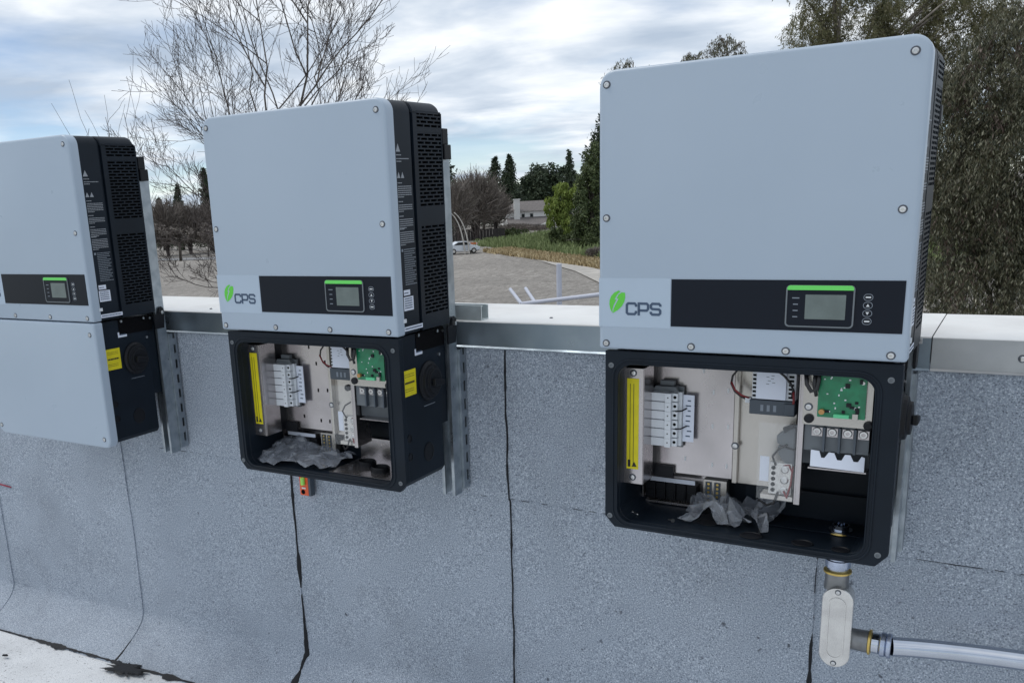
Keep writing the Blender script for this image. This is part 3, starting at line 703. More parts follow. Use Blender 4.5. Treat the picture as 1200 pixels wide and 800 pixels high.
def sum_mb(L):
    r = MB()
    for q in L: r.add(q.v, q.f)
    return r
def interior(root, P, variant):
    V = variant
    # left bracket with the long yellow label
    br = P('label_bracket', 'lbk', lambda: MB().box(-.2515, -.203, .036, .0395, -.338, -.064).box(-.205, -.202, .0395, .11, -.338, -.064).box(-.2535, -.2512, .030, .06, -.338, -.064), 'plate_metal', bevel=.0008)
    P('long_label', 'll', lambda: MB().box(-.240, -.213, .0350, .0358, -.302, -.088), 'yellow', br)
    P('label_print', 'llp', lambda: sum_mb([MB().box(-.233+k*.008, -.2318+k*.008, .0346, .0349, -.295, -.10) for k in range(2)] + [MB().box(-.237, -.231, .0346, .0349, -.297, -.280), MB().prism([(-.228,-.296),(-.216,-.296),(-.222,-.284)], .0346, .0349)]), 'black_ink', br)
    for z in (-.075, -.322): fastener('bracket_screw', SCR, 'black_plastic', br, (-.226, .0358, z))
    # mounting plates
    mp_ = P('mounting_plate', 'mp', lambda: MB().box(-.186, -.006, .100, .103, -.330, -.030), 'plate_metal', bevel=.0008)
    holes = [(-.052,-.128),(-.020,-.122),(-.052,-.208),(-.018,-.206),(-.050,-.300),(-.018,-.300),(-.075,-.080),(-.112,-.292)]
    for x, z in holes:
        o = P('plate_slot', 'pslot%d' % V, lambda: MB().prism(rrect(-.0022, .0022, -.0055, .0055, .002), -.0008, .0001), 'black_gap' if V == 2 else 'white_print', mp_); o.location = (x, .0997, z)
    p2 = P('mounting_plate', 'mp2', lambda: MB().box(.004, .122, .108, .111, -.338, -.030).box(-.0055, .004, .092, .111, -.335, -.030), 'plate_beige', bevel=.0008)
    fastener('plate_screw', SCR, 'grey_plastic', p2, (-.001, .0915, -.246))
    P('rear_label', 'yb', lambda: MB().box(-.206, -.172, .118, .1185, -.275, -.060), 'yellow_old')
    P('rear_plate', 'rpl', lambda: MB().box(-.255, -.02, .150, .153, -.345, -.030), 'plate_metal')
    P('side_channel', 'sch', lambda: MB().box(-.200, -.190, .070, .118, -.335, -.030), 'black_plastic')
    P('cable_gland_plate', 'cgp', lambda: MB().box(-.184, -.138, .093, .0995, -.342, -.312), 'black_plastic')
    # fuse block: six white holders stacked
    fb = P('fuse_block', 'fb', lambda: MB().box(-.196, -.118, .092, .0998, -.262, -.118), 'grey_plastic')
    P('block_end', 'fbe', lambda: MB().prism([(-.186,-.128),(-.124,-.128),(-.132,-.116),(-.178,-.116)], .074, .099).box(-.170, -.138, .084, .099, -.116, -.104), 'grey_plastic', fb, bevel=.001)
    for k in range(6):
        zt = -.1285 - k*.0213
        fh = P('fuse_holder', 'fh', lambda: MB().prism([(-.205,0),(-.205,-.0211),(-.118,-.0211),(-.118,0)], .078, .0915).prism([(-.190,-.0008),(-.190,-.0200),(-.150,-.0200),(-.150,-.0008)], .058, .078).prism([(-.150,-.0002),(-.150,-.0212),(-.136,-.0212),(-.136,-.0002)], .053, .078).prism([(-.136,-.001),(-.136,-.0198),(-.124,-.0198),(-.124,-.001)], .064, .078), 'white_plastic', fb, bevel=.0006)
        fh.location = (0, 0, zt)
        P('terminal_hole', 'fth', lambda: sum_mb([MB().cyl((x, y-.0004, -.010), .0036, .0006, 'y', 12) for x, y in ((-.197,.078),(-.130,.064))] + [MB().cyl((-.143, .0526, -.010), .0016, .0006, 'y', 8)]), 'black_gap', fb).location = (0, 0, zt)
    for z in (-.170, -.212): P('cable_tie', 'ct%g' % z, lambda: MB().tube([(-.128,.061,z-.0005),(-.116,.066,z),(-.108,.082,z+.004)], .0018, 6), 'black_plastic', fb)
    P('terminal_label', 'tl', lambda: MB().box(-.117, -.092, .0855, .0870, -.246, -.135), 'label_white', fb)
    P('label_print', 'tlp', lambda: sum_mb([MB().box(-.109+random.Random(k).uniform(-.003,.003), -.100+random.Random(k+9).uniform(-.002,.003), .0852, .0854, -.150-k*.012, -.147-k*.012) for k in range(8)]), 'logo_navy', fb)
    # black terminal row at the bottom left, with its bracket
    tb = P('terminal_bracket', 'tbk', lambda: MB().box(-.215, -.212, .112, .150, -.412, -.345).box(-.215, -.060, .148, .151, -.412, -.345).box(-.215, -.080, .112, .150, -.417, -.412), 'plate_metal')
    for k in range(5): P('terminal_block', 'tbl', lambda: MB().box(0, .0225, .118, .147, -.408, -.366).box(.003, .0195, .115, .118, -.404, -.384), 'black_plastic', tb, bevel=.001).location = (-.208 + k*.0245, 0, 0)
    P('terminal_label', 'tbll', lambda: MB().box(-.196, -.090, .1150, .1158, -.3625, -.352), 'label_white', tb)
    P('terminal_strip', 'tst', lambda: MB().box(-.072, -.018, .118, .147, -.402, -.345), 'plate_beige', tb, bevel=.001)
    P('terminal_insert', 'tsi', lambda: sum_mb([MB().box(-.066+k*.020, -.052+k*.020, .1165, .1178, -.398, -.350) for k in range(2)]), 'slate_plastic', tb)
    P('terminal_screw_row', 'tsr', lambda: sum_mb([MB().cyl((-.059+k*.020, .1158, -.355-j*.010), .003, .0006, 'y', 8) for k in range(2) for j in range(5)]), 'brass', tb)
    # power supply
    ps = P('power_supply', 'ps', lambda: MB().box(.030, .118, .066, .107, -.125, -.045), 'white_plastic', bevel=.0015)
    P('supply_front', 'psf', lambda: MB().box(.040, .100, .058, .0655, -.123, -.045), 'label_white', ps, bevel=.001)
    P('supply_base', 'psb', lambda: MB().box(.027, .119, .060, .107, -.158, -.126).box(.098, .119, .056, .0598, -.156, -.130), 'slate_plastic', ps, bevel=.002)
    stuff(P('supply_print', 'psp', lambda: sum_mb([MB().box(.060+a, .060+a+.006, .0575, .0579, b_, b_+.0014) for a, b_ in ((0,-.075),(.009,-.078),(.003,-.083),(.012,-.087),(0,-.090),(.010,-.072))] + [MB().box(.050+k*.013, .056+k*.013, .0596, .0599, -.150, -.136) for k in range(3)]), 'grey_print', ps))
    for q, (xa, xb) in enumerate(((.104, .114), (.0315, .0385))):
        for k in range(8): P('vent_slot', 'psv%d' % q, lambda: MB().box(xa, xb, .0652, .0656, -.120, -.1155), 'black_gap', ps).location = (0, 0, k*.009)
    arc = [(.012,.09,-.062),(-.004,.085,-.066),(-.014,.08,-.080),(-.016,.078,-.097),(-.008,.078,-.114),(.006,.08,-.126),(.022,.084,-.132)]
    P('supply_wire', 'pw1', lambda: MB().tube(arc, .0024, 6), 'wire_black', ps, smooth=True)
    P('supply_wire', 'pw2', lambda: MB().tube([(x+.001, y-.004, z+.0045) for x, y, z in arc[3:]], .0022, 6), 'wire_red', ps, smooth=True)
    P('wire_connector', 'pwc', lambda: MB().box(.014, .026, .078, .092, -.138, -.126), 'white_plastic', ps, bevel=.001)
    P('wire_connector', 'pwc2', lambda: MB().box(.004, .020, .080, .1, -.069, -.056), 'black_plastic', ps, bevel=.001)
    P('black_wire', 'pw3', lambda: MB().tube([(.070,.05,-.048),(.082,.046,-.056),(.098,.046,-.068),(.110,.05,-.084),(.114,.06,-.10),(.110,.07,-.122)], .0026, 6), 'wire_black', ps, smooth=True)
    P('red_wire', 'pw4', lambda: MB().tube([(.114,.062,-.10),(.116,.06,-.125),(.112,.066,-.148)], .0026, 6), 'wire_red', ps, smooth=True)
    # clear guard plate and divider
    dv = P('divider_plate', 'dv', lambda: MB().box(.1225, .1255, .026, .112, -.335, -.042).box(.1255, .134, .026, .0285, -.335, -.042), 'plate_metal', bevel=.0006)
    P('clear_guard', 'cg', lambda: MB().box(.045, .1215, .040, .0425, -.335, -.165), 'clear_sheet', dv)
    # ground terminals at the foot of the divider
    gt = P('ground_terminal', 'gt', lambda: MB().box(.072, .118, .048, .07, -.328, -.256), 'cast_alu', bevel=.0015)
    P('terminal_label', 'gtl', lambda: MB().box(.052, .0705, .0535, .0545, -.302, -.246), 'label_white', gt)
    for k in range(5): P('ground_screw', 'gs1', lambda: MB().cyl((0,0,0), .0044, .002, 'y', 12), 'black_gap', gt).location = (.081, .0465, -.268 - k*.0125)
    for k in range(3): P('ground_lug', 'gs2', lambda: MB().lathe((0,0,0), [(.0085,.002),(.0085,-.001),(.0060,-.003),(.0030,-.003),(.0028,-.0005)], 'y', 14), 'steel', gt).location = (.104, .0475, -.270 - k*.024)
    P('red_wire', 'gw1', lambda: MB().tube([(.100,.05,-.262),(.112,.044,-.258),(.118,.05,-.275),(.114,.05,-.30)], .002, 6), 'wire_red', gt, smooth=True)
    for q, (pts_, r_, mt_) in enumerate((([(.085,.046,-.262),(.080,.036,-.240),(.092,.034,-.222),(.108,.040,-.212)], .0022, 'wire_black'), ([(.104,.044,-.318),(.112,.036,-.330),(.118,.040,-.300),(.119,.050,-.262)], .0020, 'wire_red'), ([(.092,.045,-.322),(.086,.038,-.346),(.070,.05,-.356),(.05,.07,-.352)], .0024, 'wire_black'))):
        P('terminal_wire', 'tw%d' % q, lambda: MB().tube([tuple(Vector(pts_[int(k)]).lerp(Vector(pts_[min(3, int(k)+1)]), k-int(k))) for k in np.linspace(0, 3, 13)], r_, 6), mt_, gt, smooth=True)
    P('terminal_foot', 'gtf', lambda: MB().box(.056, .121, .05, .09, -.341, -.331), 'plate_beige', gt)
    if V == 3:
        cl = P('cable_clamp', 'cl', lambda: MB().prism([(.083,-.196),(.108,-.178),(.121,-.176),(.121,-.222),(.086,-.214)], .046, .085).prism([(.086,-.218),(.121,-.226),(.121,-.262),(.100,-.256),(.088,-.238)], .05, .085), 'grey_plastic', bevel=.003)
        P('clamp_jaw', 'clj', lambda: MB().prism([(.096,-.176),(.114,-.166),(.120,-.172),(.100,-.188)], .040, .0455), 'black_plastic', cl, bevel=.001)
    else:
        for x, z in ((.098,-.172),(.124,-.170)): P('clamp_knob', 'ck%g' % x, lambda: MB().lathe((x, .038, z), [(.006,.0),(.009,.004),(.009,.014),(.004,.016),(.004,.05)], 'y', 14), 'black_plastic', smooth='auto')
    # circuit board on its plate, upper right
    cp = P('board_plate', 'bp', lambda: ring_mesh('board_plate', rrect(.130, .2565, -.155, -.040, (.003,.003,.026,.003)), rrect(.158, .242, -.132, -.056, .004), .0185, .0205), 'plate_beige')
    pb = P('circuit_board', 'pcb', lambda: MB().box(.157, .2435, .0150, .0166, -.136, -.043), 'pcb')
    rnd = random.Random(77)
    def comps(seed, n, s0, s1, hh):
        r = random.Random(seed); b_ = MB()
        for _ in range(n):
            x = r.uniform(.162, .232); z = r.uniform(-.126, -.055); a = r.uniform(s0, s1); c_ = r.uniform(s0, s1); b_.box(x, x+a, .0150-hh*r.uniform(.5, 1), .0149, z, z+c_)
        return b_
    P('board_chips', 'cmp1', lambda: comps(5, 9, .004, .009, .004), 'black_plastic', pb)
    P('board_parts', 'cmp2', lambda: comps(8, 16, .0018, .004, .002), 'white_print', pb)
    P('green_connector', 'cmp3', lambda: MB().box(.188, .216, .006, .0149, -.1345, -.1275), 'pcb_light', pb, bevel=.0006)
    P('board_connector', 'cmp4', lambda: MB().box(.222, .232, .006, .0149, -.136, -.124), 'plate_beige', pb, bevel=.0006)
    P('board_coil', 'cmp5', lambda: MB().cyl((.166, .005, -.124), .0055, .0098, 'y', 12), 'copper', pb)
    P('board_screw', 'cmp6', lambda: MB().cyl((.2365, .0135, -.062), .0035, .0014, 'y', 10), 'steel', pb)
    P('wire_bundle', 'wbn', lambda: MB().tube([(.134,.008,-.050),(.137,.002,-.068),(.146,.0,-.082),(.156,.002,-.078),(.158,.006,-.060),(.157,.008,-.045)], .0042, 8).tube([(.150,.008,-.046),(.1505,.003,-.07),(.155,.006,-.092)], .0034, 8), 'wire_black', pb, smooth=True)
    for x, z in ((.143,-.142),(.252,-.148)): P('rubber_grommet', 'rg%g' % x, lambda: MB().lathe((x, .0185, z), [(.0095,0),(.0095,-.004),(.006,-.007),(.003,-.007)], 'y', 16), 'black_plastic', cp, smooth='auto')
    fastener('plate_screw', SCR, 'grey_plastic', cp, (.141, .0183, -.118))
    # main AC terminals
    at_ = P('power_terminal', 'at', lambda: MB().box(.136, .257, .030, .060, -.214, -.158).box(.130, .257, .060, .064, -.25, -.156), 'grey_plastic', bevel=.001)
    for k in range(4):
        P('terminal_bolt', 'atb', lambda: MB().lathe((0,0,0), [(.0085,.006),(.0085,0),(.0070,-.002),(.0040,-.002),(.0036,.0015)], 'y', 14), 'steel', at_).location = (.161+k*.0285, .0255, -.171)
        P('bolt_seat', 'ats', lambda: MB().box(-.010, .010, 0, .004, -.010, .008), 'plate_metal', at_).location = (.161+k*.0285, .0258, -.171)
    for k in range(3): P('phase_barrier', 'atbr', lambda: MB().box(-.002, .002, .016, .03, -.212, -.160), 'slate_plastic', at_).location = (.1755+k*.0285, 0, 0)
    lab = [(.152,-.246),(.252,-.248),(.252,-.218),(.246,-.216),(.240,-.228),(.232,-.228),(.226,-.215),(.216,-.215),(.210,-.228),(.202,-.228),(.196,-.214),(.186,-.213),(.178,-.226),(.172,-.226),(.168,-.212),(.152,-.211)]
    P('terminal_cover_label', 'atl%d' % V, lambda: MB().prism(lab, .0225, .0245), 'label_white' if V == 3 else 'slate_plastic', at_)
    P('label_bar', 'atl2', lambda: MB().box(.148, .256, .0225, .060, -.2515, -.2485), 'plate_metal', at_)
    # light metal strip along the back of the floor
    ya_ = .13 if V == 3 else .045
    P('floor_strip', 'fst%d' % V, lambda: MB().prism([(ya_,-.4235),(ya_,-.4255),(.2215,-.4255),(.2215,-.36),(.2195,-.36),(.2195,-.4235)], -.02 if V == 3 else .015, .25, 'x'), 'dark_paint' if V == 3 else 'plate_metal')
    for x, y, r in ((-.071,.088,.024),(.033,.042,.024),(.136,.042,.022),(.211,.036,.018)) if V == 3 else ((.080,.150,.028),(.150,.112,.028)):
        P('knockout', 'kf%g' % (x), lambda: MB().lathe((x, y, -.4268), [(r,0),(r,.0015 if V == 3 else .014),(r*.88,.0025 if V == 3 else .018),(r*.8,.001 if V == 3 else .008)], 'z', 24), 'black_plastic', smooth='auto')

UX = {3: 0.0, 2: -1.1299, 1: -2.2873}
u3 = inverter((0, 0, 0), 'rightmost inverter, light grey front, open wiring box, conduit leaving its underside', variant=3)
u2 = inverter((UX[2], .0013, .0021), 'middle inverter of three with open wiring box and clear plastic sheet inside', variant=2)
u1 = inverter((UX[1], .0028, .0032), 'leftmost inverter, cut off by the frame, wiring box closed by grey lower cover', lower_cover=True)

# ------------------------------------------------------------------ struts
def channel(x0, x1, y0, y1, z0, z1, t=.0028, lip=.009, opening='-y'):
    b_ = MB()
    if opening == '-y':
        b_.box(x0, x0+t, y0, y1, z0, z1); b_.box(x1-t, x1, y0, y1, z0, z1); b_.box(x0+t, x1-t, y1-t, y1-.0002, z0, z1)
        b_.box(x0+t, x0+lip, y0+.0002, y0+t, z0, z1); b_.box(x1-lip, x1-t, y0+.0002, y0+t, z0, z1)
        b_.box(x0+lip-t, x0+lip-.0002, y0+t, y0+.008, z0, z1); b_.box(x1-lip+.0002, x1-lip+t, y0+t, y0+.008, z0, z1)
    return b_
def slotted(x0, x1, y0, y1, z0, z1):
    b_ = MB(); t = .0028; yc = (y0+y1)/2 + .004
    b_.box(x0, x0+t, y0, y1, z0, z1); b_.box(x0+t, x1-t, y1-t, y1-.0002, z0, z1); b_.box(x0+t, x1-t, y0+.0002, y0+t, z0, z1)
    b_.box(x1-t, x1, y0, yc-.0045, z0, z1); b_.box(x1-t, x1, yc+.0045, y1, z0, z1); z = z0
    while z < z1:
        b_.box(x1-t, x1, yc-.0045, yc+.0045, z, min(z1, z+.022)); z += .052
    return b_
STN = {3: 'rightmost', 2: 'middle', 1: 'leftmost'}
for k in (1, 2, 3):
    ox = UX[k]; g_ = 'vertical struts carrying the inverters'
    o = channel(ox+.250, ox+.291, .2600, .3000, -.505, .440).build('strut_channel', 'galvanised')
    tag(o, {3: 'tall galvanised strut just behind the right edge of the rightmost inverter', 2: 'tall galvanised strut behind right side of the middle inverter', 1: 'tall galvanised strut behind right side of the leftmost inverter'}[k], 'strut', g_)
    o = slotted(ox+.258, ox+.299, .3005, .3330, -.493, -.090).build('slotted_strut', 'galvanised')
    tag(o, {3: 'short slotted strut on the wall behind the rightmost wiring box', 2: 'short slotted strut against the wall below coping beside the middle inverter', 1: 'short slotted strut against the wall below coping beside the leftmost inverter'}[k], 'strut', 'slotted wall struts')
b_ = MB(); xa, xb = UX[2]-.26, UX[2]+.348; t_ = .0028; ya, yc_ = .343, .384; za = -.0138
b_.box(xa, xb, ya, ya+t_, za, za+.041); b_.box(xa, xb, yc_-t_, yc_, za, za+.041); b_.box(xa, xb, ya+t_, yc_-t_, za+.0002, za+t_)
b_.box(xa, xb, ya+t_, ya+.009, za+.041-t_, za+.0408); b_.box(xa, xb, yc_-.009, yc_-t_, za+.041-t_, za+.0408)
tag(b_.build('strut_channel', 'galvanised_lit'), 'short horizontal strut lying on the coping with its open end beside the middle inverter', 'strut')  # same galvanised metal, colour lightened to offset its dark reflection

# ------------------------------------------------------------------ conduit under the rightmost inverter
cr = thing('conduit_run', 'metal conduit with oval-covered elbow fitting below the rightmost inverter', 'conduit', (.235, .10, -.66))
cr.location = (0, 0, 0)
cxx, cy = .193, .138
MB().lathe((cxx, cy, -.4220), [(.026,0),(.026,-.030),(.023,-.032),(.0235,-.045),(.026,-.047),(.026,-.062),(.022,-.064),(.0215,-.07)], 'z', 20).build('box_connector', 'zinc_blue', cr, smooth='auto')
MB().lathe((cxx, cy, -.4920), [(.024,0),(.0285,-.002),(.0285,-.006),(.024,-.008)], 'z', 24).build('sealing_ring', 'brass', cr, smooth='auto')
MB().lathe((cxx, cy, -.5000), [(.024,0),(.0245,-.020),(.026,-.035)], 'z', 24).build('fitting_hub', 'hub_metal', cr, smooth='auto')
def stadium(cx, z0, z1, r, n=12): return rrect(cx-r, cx+r, z0, z1, r*.999, n)
cb_ = .2015
def fit_body():
    return loft([(cy-.028, stadium(cb_, -.7075, -.5240, .0295)), (cy-.022, stadium(cb_, -.7075, -.5240, .0295)), (cy+.020, stadium(cb_, -.702, -.529, .027)), (cy+.028, stadium(cb_, -.695, -.536, .020))])
fit_body().build('fitting_body', 'cast_alu', cr, smooth='auto')
cvp = loft([(cy-.0285, stadium(cb_, -.7085, -.5230, .0310)), (cy-.0305, stadium(cb_, -.7085, -.5230, .0310)), (cy-.0320, stadium(cb_, -.7070, -.5245, .0295))]).build('fitting_cover', 'cast_alu', cr, smooth='auto')
mk('cover_rib', ring_mesh('cover_rib', stadium(cb_, -.688, -.545, .0180), stadium(cb_, -.6845, -.5485, .0145), cy-.0345, cy-.0318), 'cast_alu', cvp, bevel=.0006)
for z in (-.533, -.699): fastener('cover_screw', SCR, 'steel', cvp, (cb_, cy-.0318, z)).scale = (.75, 1, .75)
zc = -.648
MB().lathe((cb_+.024, cy, zc), [(.023,0),(.0235,.022),(.024,.038)], 'x', 22).build('side_hub', 'hub_metal', cr, smooth='auto')
MB().lathe((cb_+.0625, cy, zc), [(.024,0),(.0275,.001),(.0275,.005),(.024,.006)], 'x', 24).build('sealing_ring', 'brass', cr, smooth='auto')
MB().lathe((cb_+.0690, cy, zc), [(.0215,0),(.0225,.001),(.0225,.014),(.0205,.016)], 'x', 20).build('connector_nut', 'emt', cr, smooth='auto')
MB().lathe((cb_+.0855, cy, zc), [(.0245,0),(.0265,.002),(.0265,.010),(.0235,.012),(.0265,.014),(.0265,.020),(.0245,.022)], 'x', 24).build('compression_ring', 'zinc_blue', cr, smooth='auto')
pts = []
for i in range(40):
    s = i/39; x = cb_+.1075 + .95*s; pts.append((x, cy + .075*(1-math.exp(-(x-cb_-.1075)/.22)), zc + .003*s))
MB().tube(pts, .0205, 24).build('conduit_pipe', 'emt', cr, smooth='auto')
MB().lathe((cxx, cy, -.4070), [(.024,0),(.024,.006),(.017,.006),(.017,.016),(.0145,.016),(.0140,.004)], 'z', 20).build('lock_nut', 'emt', cr, smooth='auto')
MB().lathe((cxx, cy, -.4078), [(.0275,0),(.0285,.0015),(.0275,.003)], 'z', 24).build('seal_washer', 'brass', cr, smooth='auto')

# ------------------------------------------------------------------ loose things
def film(name, ox, nx, ny, fn, label, cat, mt='clear_film'):
    v = []; f = []
    for j in range(ny+1):
        for i in range(nx+1): v.append(fn(i/nx, j/ny))
    for j in range(ny):
        for i in range(nx): f.append((j*(nx+1)+i, j*(nx+1)+i+1, (j+1)*(nx+1)+i+1, (j+1)*(nx+1)+i))
    me = bpy.data.meshes.new(name); me.from_pydata(v, [], f); o = mk(name, me, mt, None); o.location = ox; return tag(o, label, cat)
def crumple(u, v_, s, amp):
    n = 0
    for k, (fr, a) in enumerate(((2.6, 1), (6.0, .55), (13, .32), (27, .16))): n += a*(1 - 2*abs(mnoise.noise(Vector((u*fr+s, v_*fr, s*1.3+k)))))
    return amp*n*.55
def jag(u, v_, s, a): return a*mnoise.noise(Vector((u*7+s, v_*7, s*2.1)))
def bag3(u, v_):
    e = 1 + .35*mnoise.noise(Vector((math.atan2(v_-.5, u-.5)*1.6, 2.2, 7)))
    x = -.036 + .092*e*(u-.5)*2 + jag(u, v_, 1, .016); y = .108 + .058*e*(v_-.5)*2 + jag(u, v_, 4, .016)
    z = -.404 + abs(jag(u*.6, v_*.6, 9, .085)) + .030*max(0, v_-.45) + .018*mnoise.noise(Vector((u*15, v_*15, 1)))*(1-abs(2*u-1))
    return (x, y, max(-.4055, z))
film('plastic_bag', (0,0,0), 17, 12, bag3, 'crumpled clear plastic bag lying in the rightmost wiring box', 'plastic bag')
def bag2(u, v_):
    x = -.250 + .265*u + jag(u, v_, 3, .018); y = .030 + .140*v_ + jag(u, v_, 6, .020)
    z = -.403 + abs(jag(u*.8, v_*.5, 2, .030)) + .042*v_*(1-.9*u) + .006*mnoise.noise(Vector((u*14, v_*9, 1)))
    return (x, y, max(-.4055, z))
film('plastic_sheet', (UX[2], 0, .0021), 24, 12, bag2, 'folded clear plastic sheet lying in the middle wiring box', 'plastic sheet', 'clear_sheet_film')
def loose_screw(x, y, ang, label):
    b_ = MB(); b_.lathe((0,0,0), [(.0045,0),(.0045,.003),(.0018,.0032),(.0018,.016),(.0006,.018)], 'x', 10); o = b_.build('loose_screw', 'steel'); o.location = (x, y, -.4035); o.rotation_euler = (0, .12, ang)
    tag(o, label, 'screw', 'screws lying in the wiring box')
loose_screw(-.243, .066, -.35, 'small loose screw in the left corner of the rightmost wiring box floor')
loose_screw(-.140, .048, 2.6, 'small loose screw beside the plastic bag in the rightmost wiring box')
sl_ = thing('spirit_level', 'orange spirit level end hanging below the middle wiring box', 'level', (UX[2]+.018, .33, -.60)); Lx = -1.472
sl_.location = (0, 0, 0)
MB().box(Lx, Lx+.036, .318, .340, -.604, -.30).build('level_body', 'orange_plastic', sl_, bevel=.002)
MB().box(Lx+.0362, Lx+.046, .318, .340, -.604, -.30).build('level_edge', 'slate_plastic', sl_, bevel=.001)
MB().cyl((Lx+.018, .3145, -.566), .0075, .024, 'z', 14).build('vial', 'vial_green', sl_, smooth='auto')
MB().cyl((Lx+.014, .3172, -.592), .008, .0015, 'y', 14).build('hang_hole', 'black_gap', sl_)
MB().box(Lx+.010, Lx+.026, .3165, .3178, -.581, -.576).build('vial_mount', 'white_plastic', sl_)
o = MB().tube([(-3.45, .30, -.765), (-3.30, .33, -.785), (-3.19, .342, -.799), (-3.135, .345, -.803)], .0032, 6).build('red_string', 'string_red', smooth=True)
tag(o, 'short dark red string end on the wall at the left frame edge', 'string')

# ------------------------------------------------------------------ vegetation
def bare_tree(name, label, base, limbs, seed, mt='bark_pale', twig='bark_twig', r0=.11, levels=3, dens=1.0, tropism=.18, group='bare trees', tw=.0055, minr=.004):
    """trunk, then limbs given as end points, each branching on down to twigs"""
    rnd = random.Random(seed); root = thing(name, label, 'tree', base, group); big = MB(); sm = []
    V = lambda s: Vector((rnd.gauss(0, s), rnd.gauss(0, s), rnd.gauss(0, s)))
    inv = Vector(base)
    def tube_np(pts, r_a, r_b):
        n = 3; vs = []; m = len(pts)
        for i, p in enumerate(pts):
            t = (pts[min(m-1, i+1)] - pts[max(0, i-1)]).normalized(); u = t.orthogonal().normalized(); s = t.cross(u); r = r_a + (r_b-r_a)*i/(m-1)
            vs.append([p + (u*math.cos(2*PI*k/n) + s*math.sin(2*PI*k/n))*r for k in range(n)])
        for i in range(m-1):
            for k in range(n): sm.extend([vs[i][k], vs[i][(k+1) % n], vs[i+1][(k+1) % n], vs[i+1][k]])
    def grow(p, d, L, r, lv):
        n = 6 if lv < 2 else 4; pts = [p.copy()]; q = p.copy(); dd = d.normalized()
        for i in range(n):
            dd = (dd + V(.10) + Vector((0, 0, tropism*(.6 if lv else .3)))).normalized(); q = q + dd*L/n; pts.append(q.copy())
        re = max(minr, r*.35)
        if r > .016: big.tube([x - inv for x in pts], [r + (re-r)*i/n for i in range(n+1)], 6, cap=False)
        else: tube_np([x - inv for x in pts], max(minr, r), re)
        kids(pts, L, r, lv)
    def kids(pts, L, r, lv):
        if lv >= levels: return
        n = len(pts)-1; cnt = int(round((5.5 if lv == 0 else 5 if lv == 1 else 4)*dens*rnd.uniform(.8, 1.2)))
        for c_ in range(cnt):
            f_ = .22 + .76*(c_+rnd.random())/cnt; a = f_*n; i = min(n-1, int(a)); p = pts[i].lerp(pts[i+1], a-i); d = (pts[i+1]-pts[i]).normalized()
            sd = d.cross(V(1)).normalized(); ang = rnd.uniform(.48, .95)
            grow(p, d*math.cos(ang) + sd*math.sin(ang) + Vector((0,0,.15)), L*rnd.uniform(.38, .58)*(1.05-.35*f_), max(minr, r*(.55-.2*f_)*rnd.uniform(.8, 1.1)), lv+1)
    fork = Vector(limbs[0][0])
    n = 8; pts = [inv.lerp(fork, i/n) + V(.02) for i in range(n+1)]
    big.tube([x-inv for x in pts], [r0*(1.25-.35*i/n) for i in range(n+1)], 8, cap=False)
    for (p0, p1, r) in [(Vector(a), Vector(b), c) for a, b, c in limbs[1:]]:
        m = 9; L = (p1-p0).length; pts = []
        bow = V(.05*L)
        for i in range(m+1):
            s = i/m; pts.append(p0.lerp(p1, s) + bow*math.sin(PI*s) + V(.014*L)*(s > 0) + Vector((0, 0, -.06*L*math.sin(PI*s))))
        r *= .62; big.tube([x-inv for x in pts], [r + (max(minr*1.3, r*.16)-r)*i/m for i in range(m+1)], 6, cap=False)
        kids(pts, L, r, 0)
    big.build('trunk', mt, root, smooth=True)
    me = quick_mesh('crown', [tuple(v) for v in sm], 4); mk('crown', me, twig, root)
    return root

# the leafless tree behind the left and middle inverters
D = 13.0
f0 = PX(330, 330, D); gb = Vector((f0.x, f0.y, gz(f0.x, f0.y)))
L_ = [(f0, None, None)]
def limb(a, b, r): L_.append((PX(*a), PX(*b), r))
for a, b, r in [((330,330,D),(290,-60,D+.6),.060), ((325,300,D),(375,-70,D-.8),.062), ((318,300,D),(198,88,D+.4),.048), ((300,265,D),(236,-10,D-.9),.040),
                ((335,310,D),(432,112,D+.2),.044), ((312,320,D),(194,192,D-.5),.038), ((350,220,D),(412,0,D+1.0),.034), ((325,335,D),(205,268,D+.3),.032),
                ((300,200,D),(258,-40,D-1.2),.030), ((322,335,D),(205,325,D-.8),.026), ((362,140,D-.3),(335,-50,D-1.4),.026), ((330,325,D),(262,240,D-1.6),.026),
                ((310,280,D+.2),(222,140,D+1.5),.030), ((345,260,D),(405,60,D-1.3),.030), ((371,100,D-.3),(402,-60,D+.8),.026)]: limb(a, b, r)
bare_tree('bare_tree', 'large leafless tree rising above the middle inverter', gb, L_, 5, levels=3, dens=1.42, minr=.0040, r0=.14, tropism=.09)
# twigs at the top of the left inverter belong to a second, smaller leafless tree
D2 = 17.0; f1 = PX(135, 330, D2)
L2 = [(f1, None, None)] + [(f1, PX(x, y, D2+dd), .028) for x, y, dd in ((104,150,0),(122,140,.5),(148,128,-.4),(165,165,.6),(180,230,-.5))]
bare_tree('bare_tree', 'small leafless tree whose twigs show above the leftmost inverter', (f1.x, f1.y, gz(f1.x, f1.y)), L2, 9, levels=1, dens=1.1, r0=.07, minr=.005)

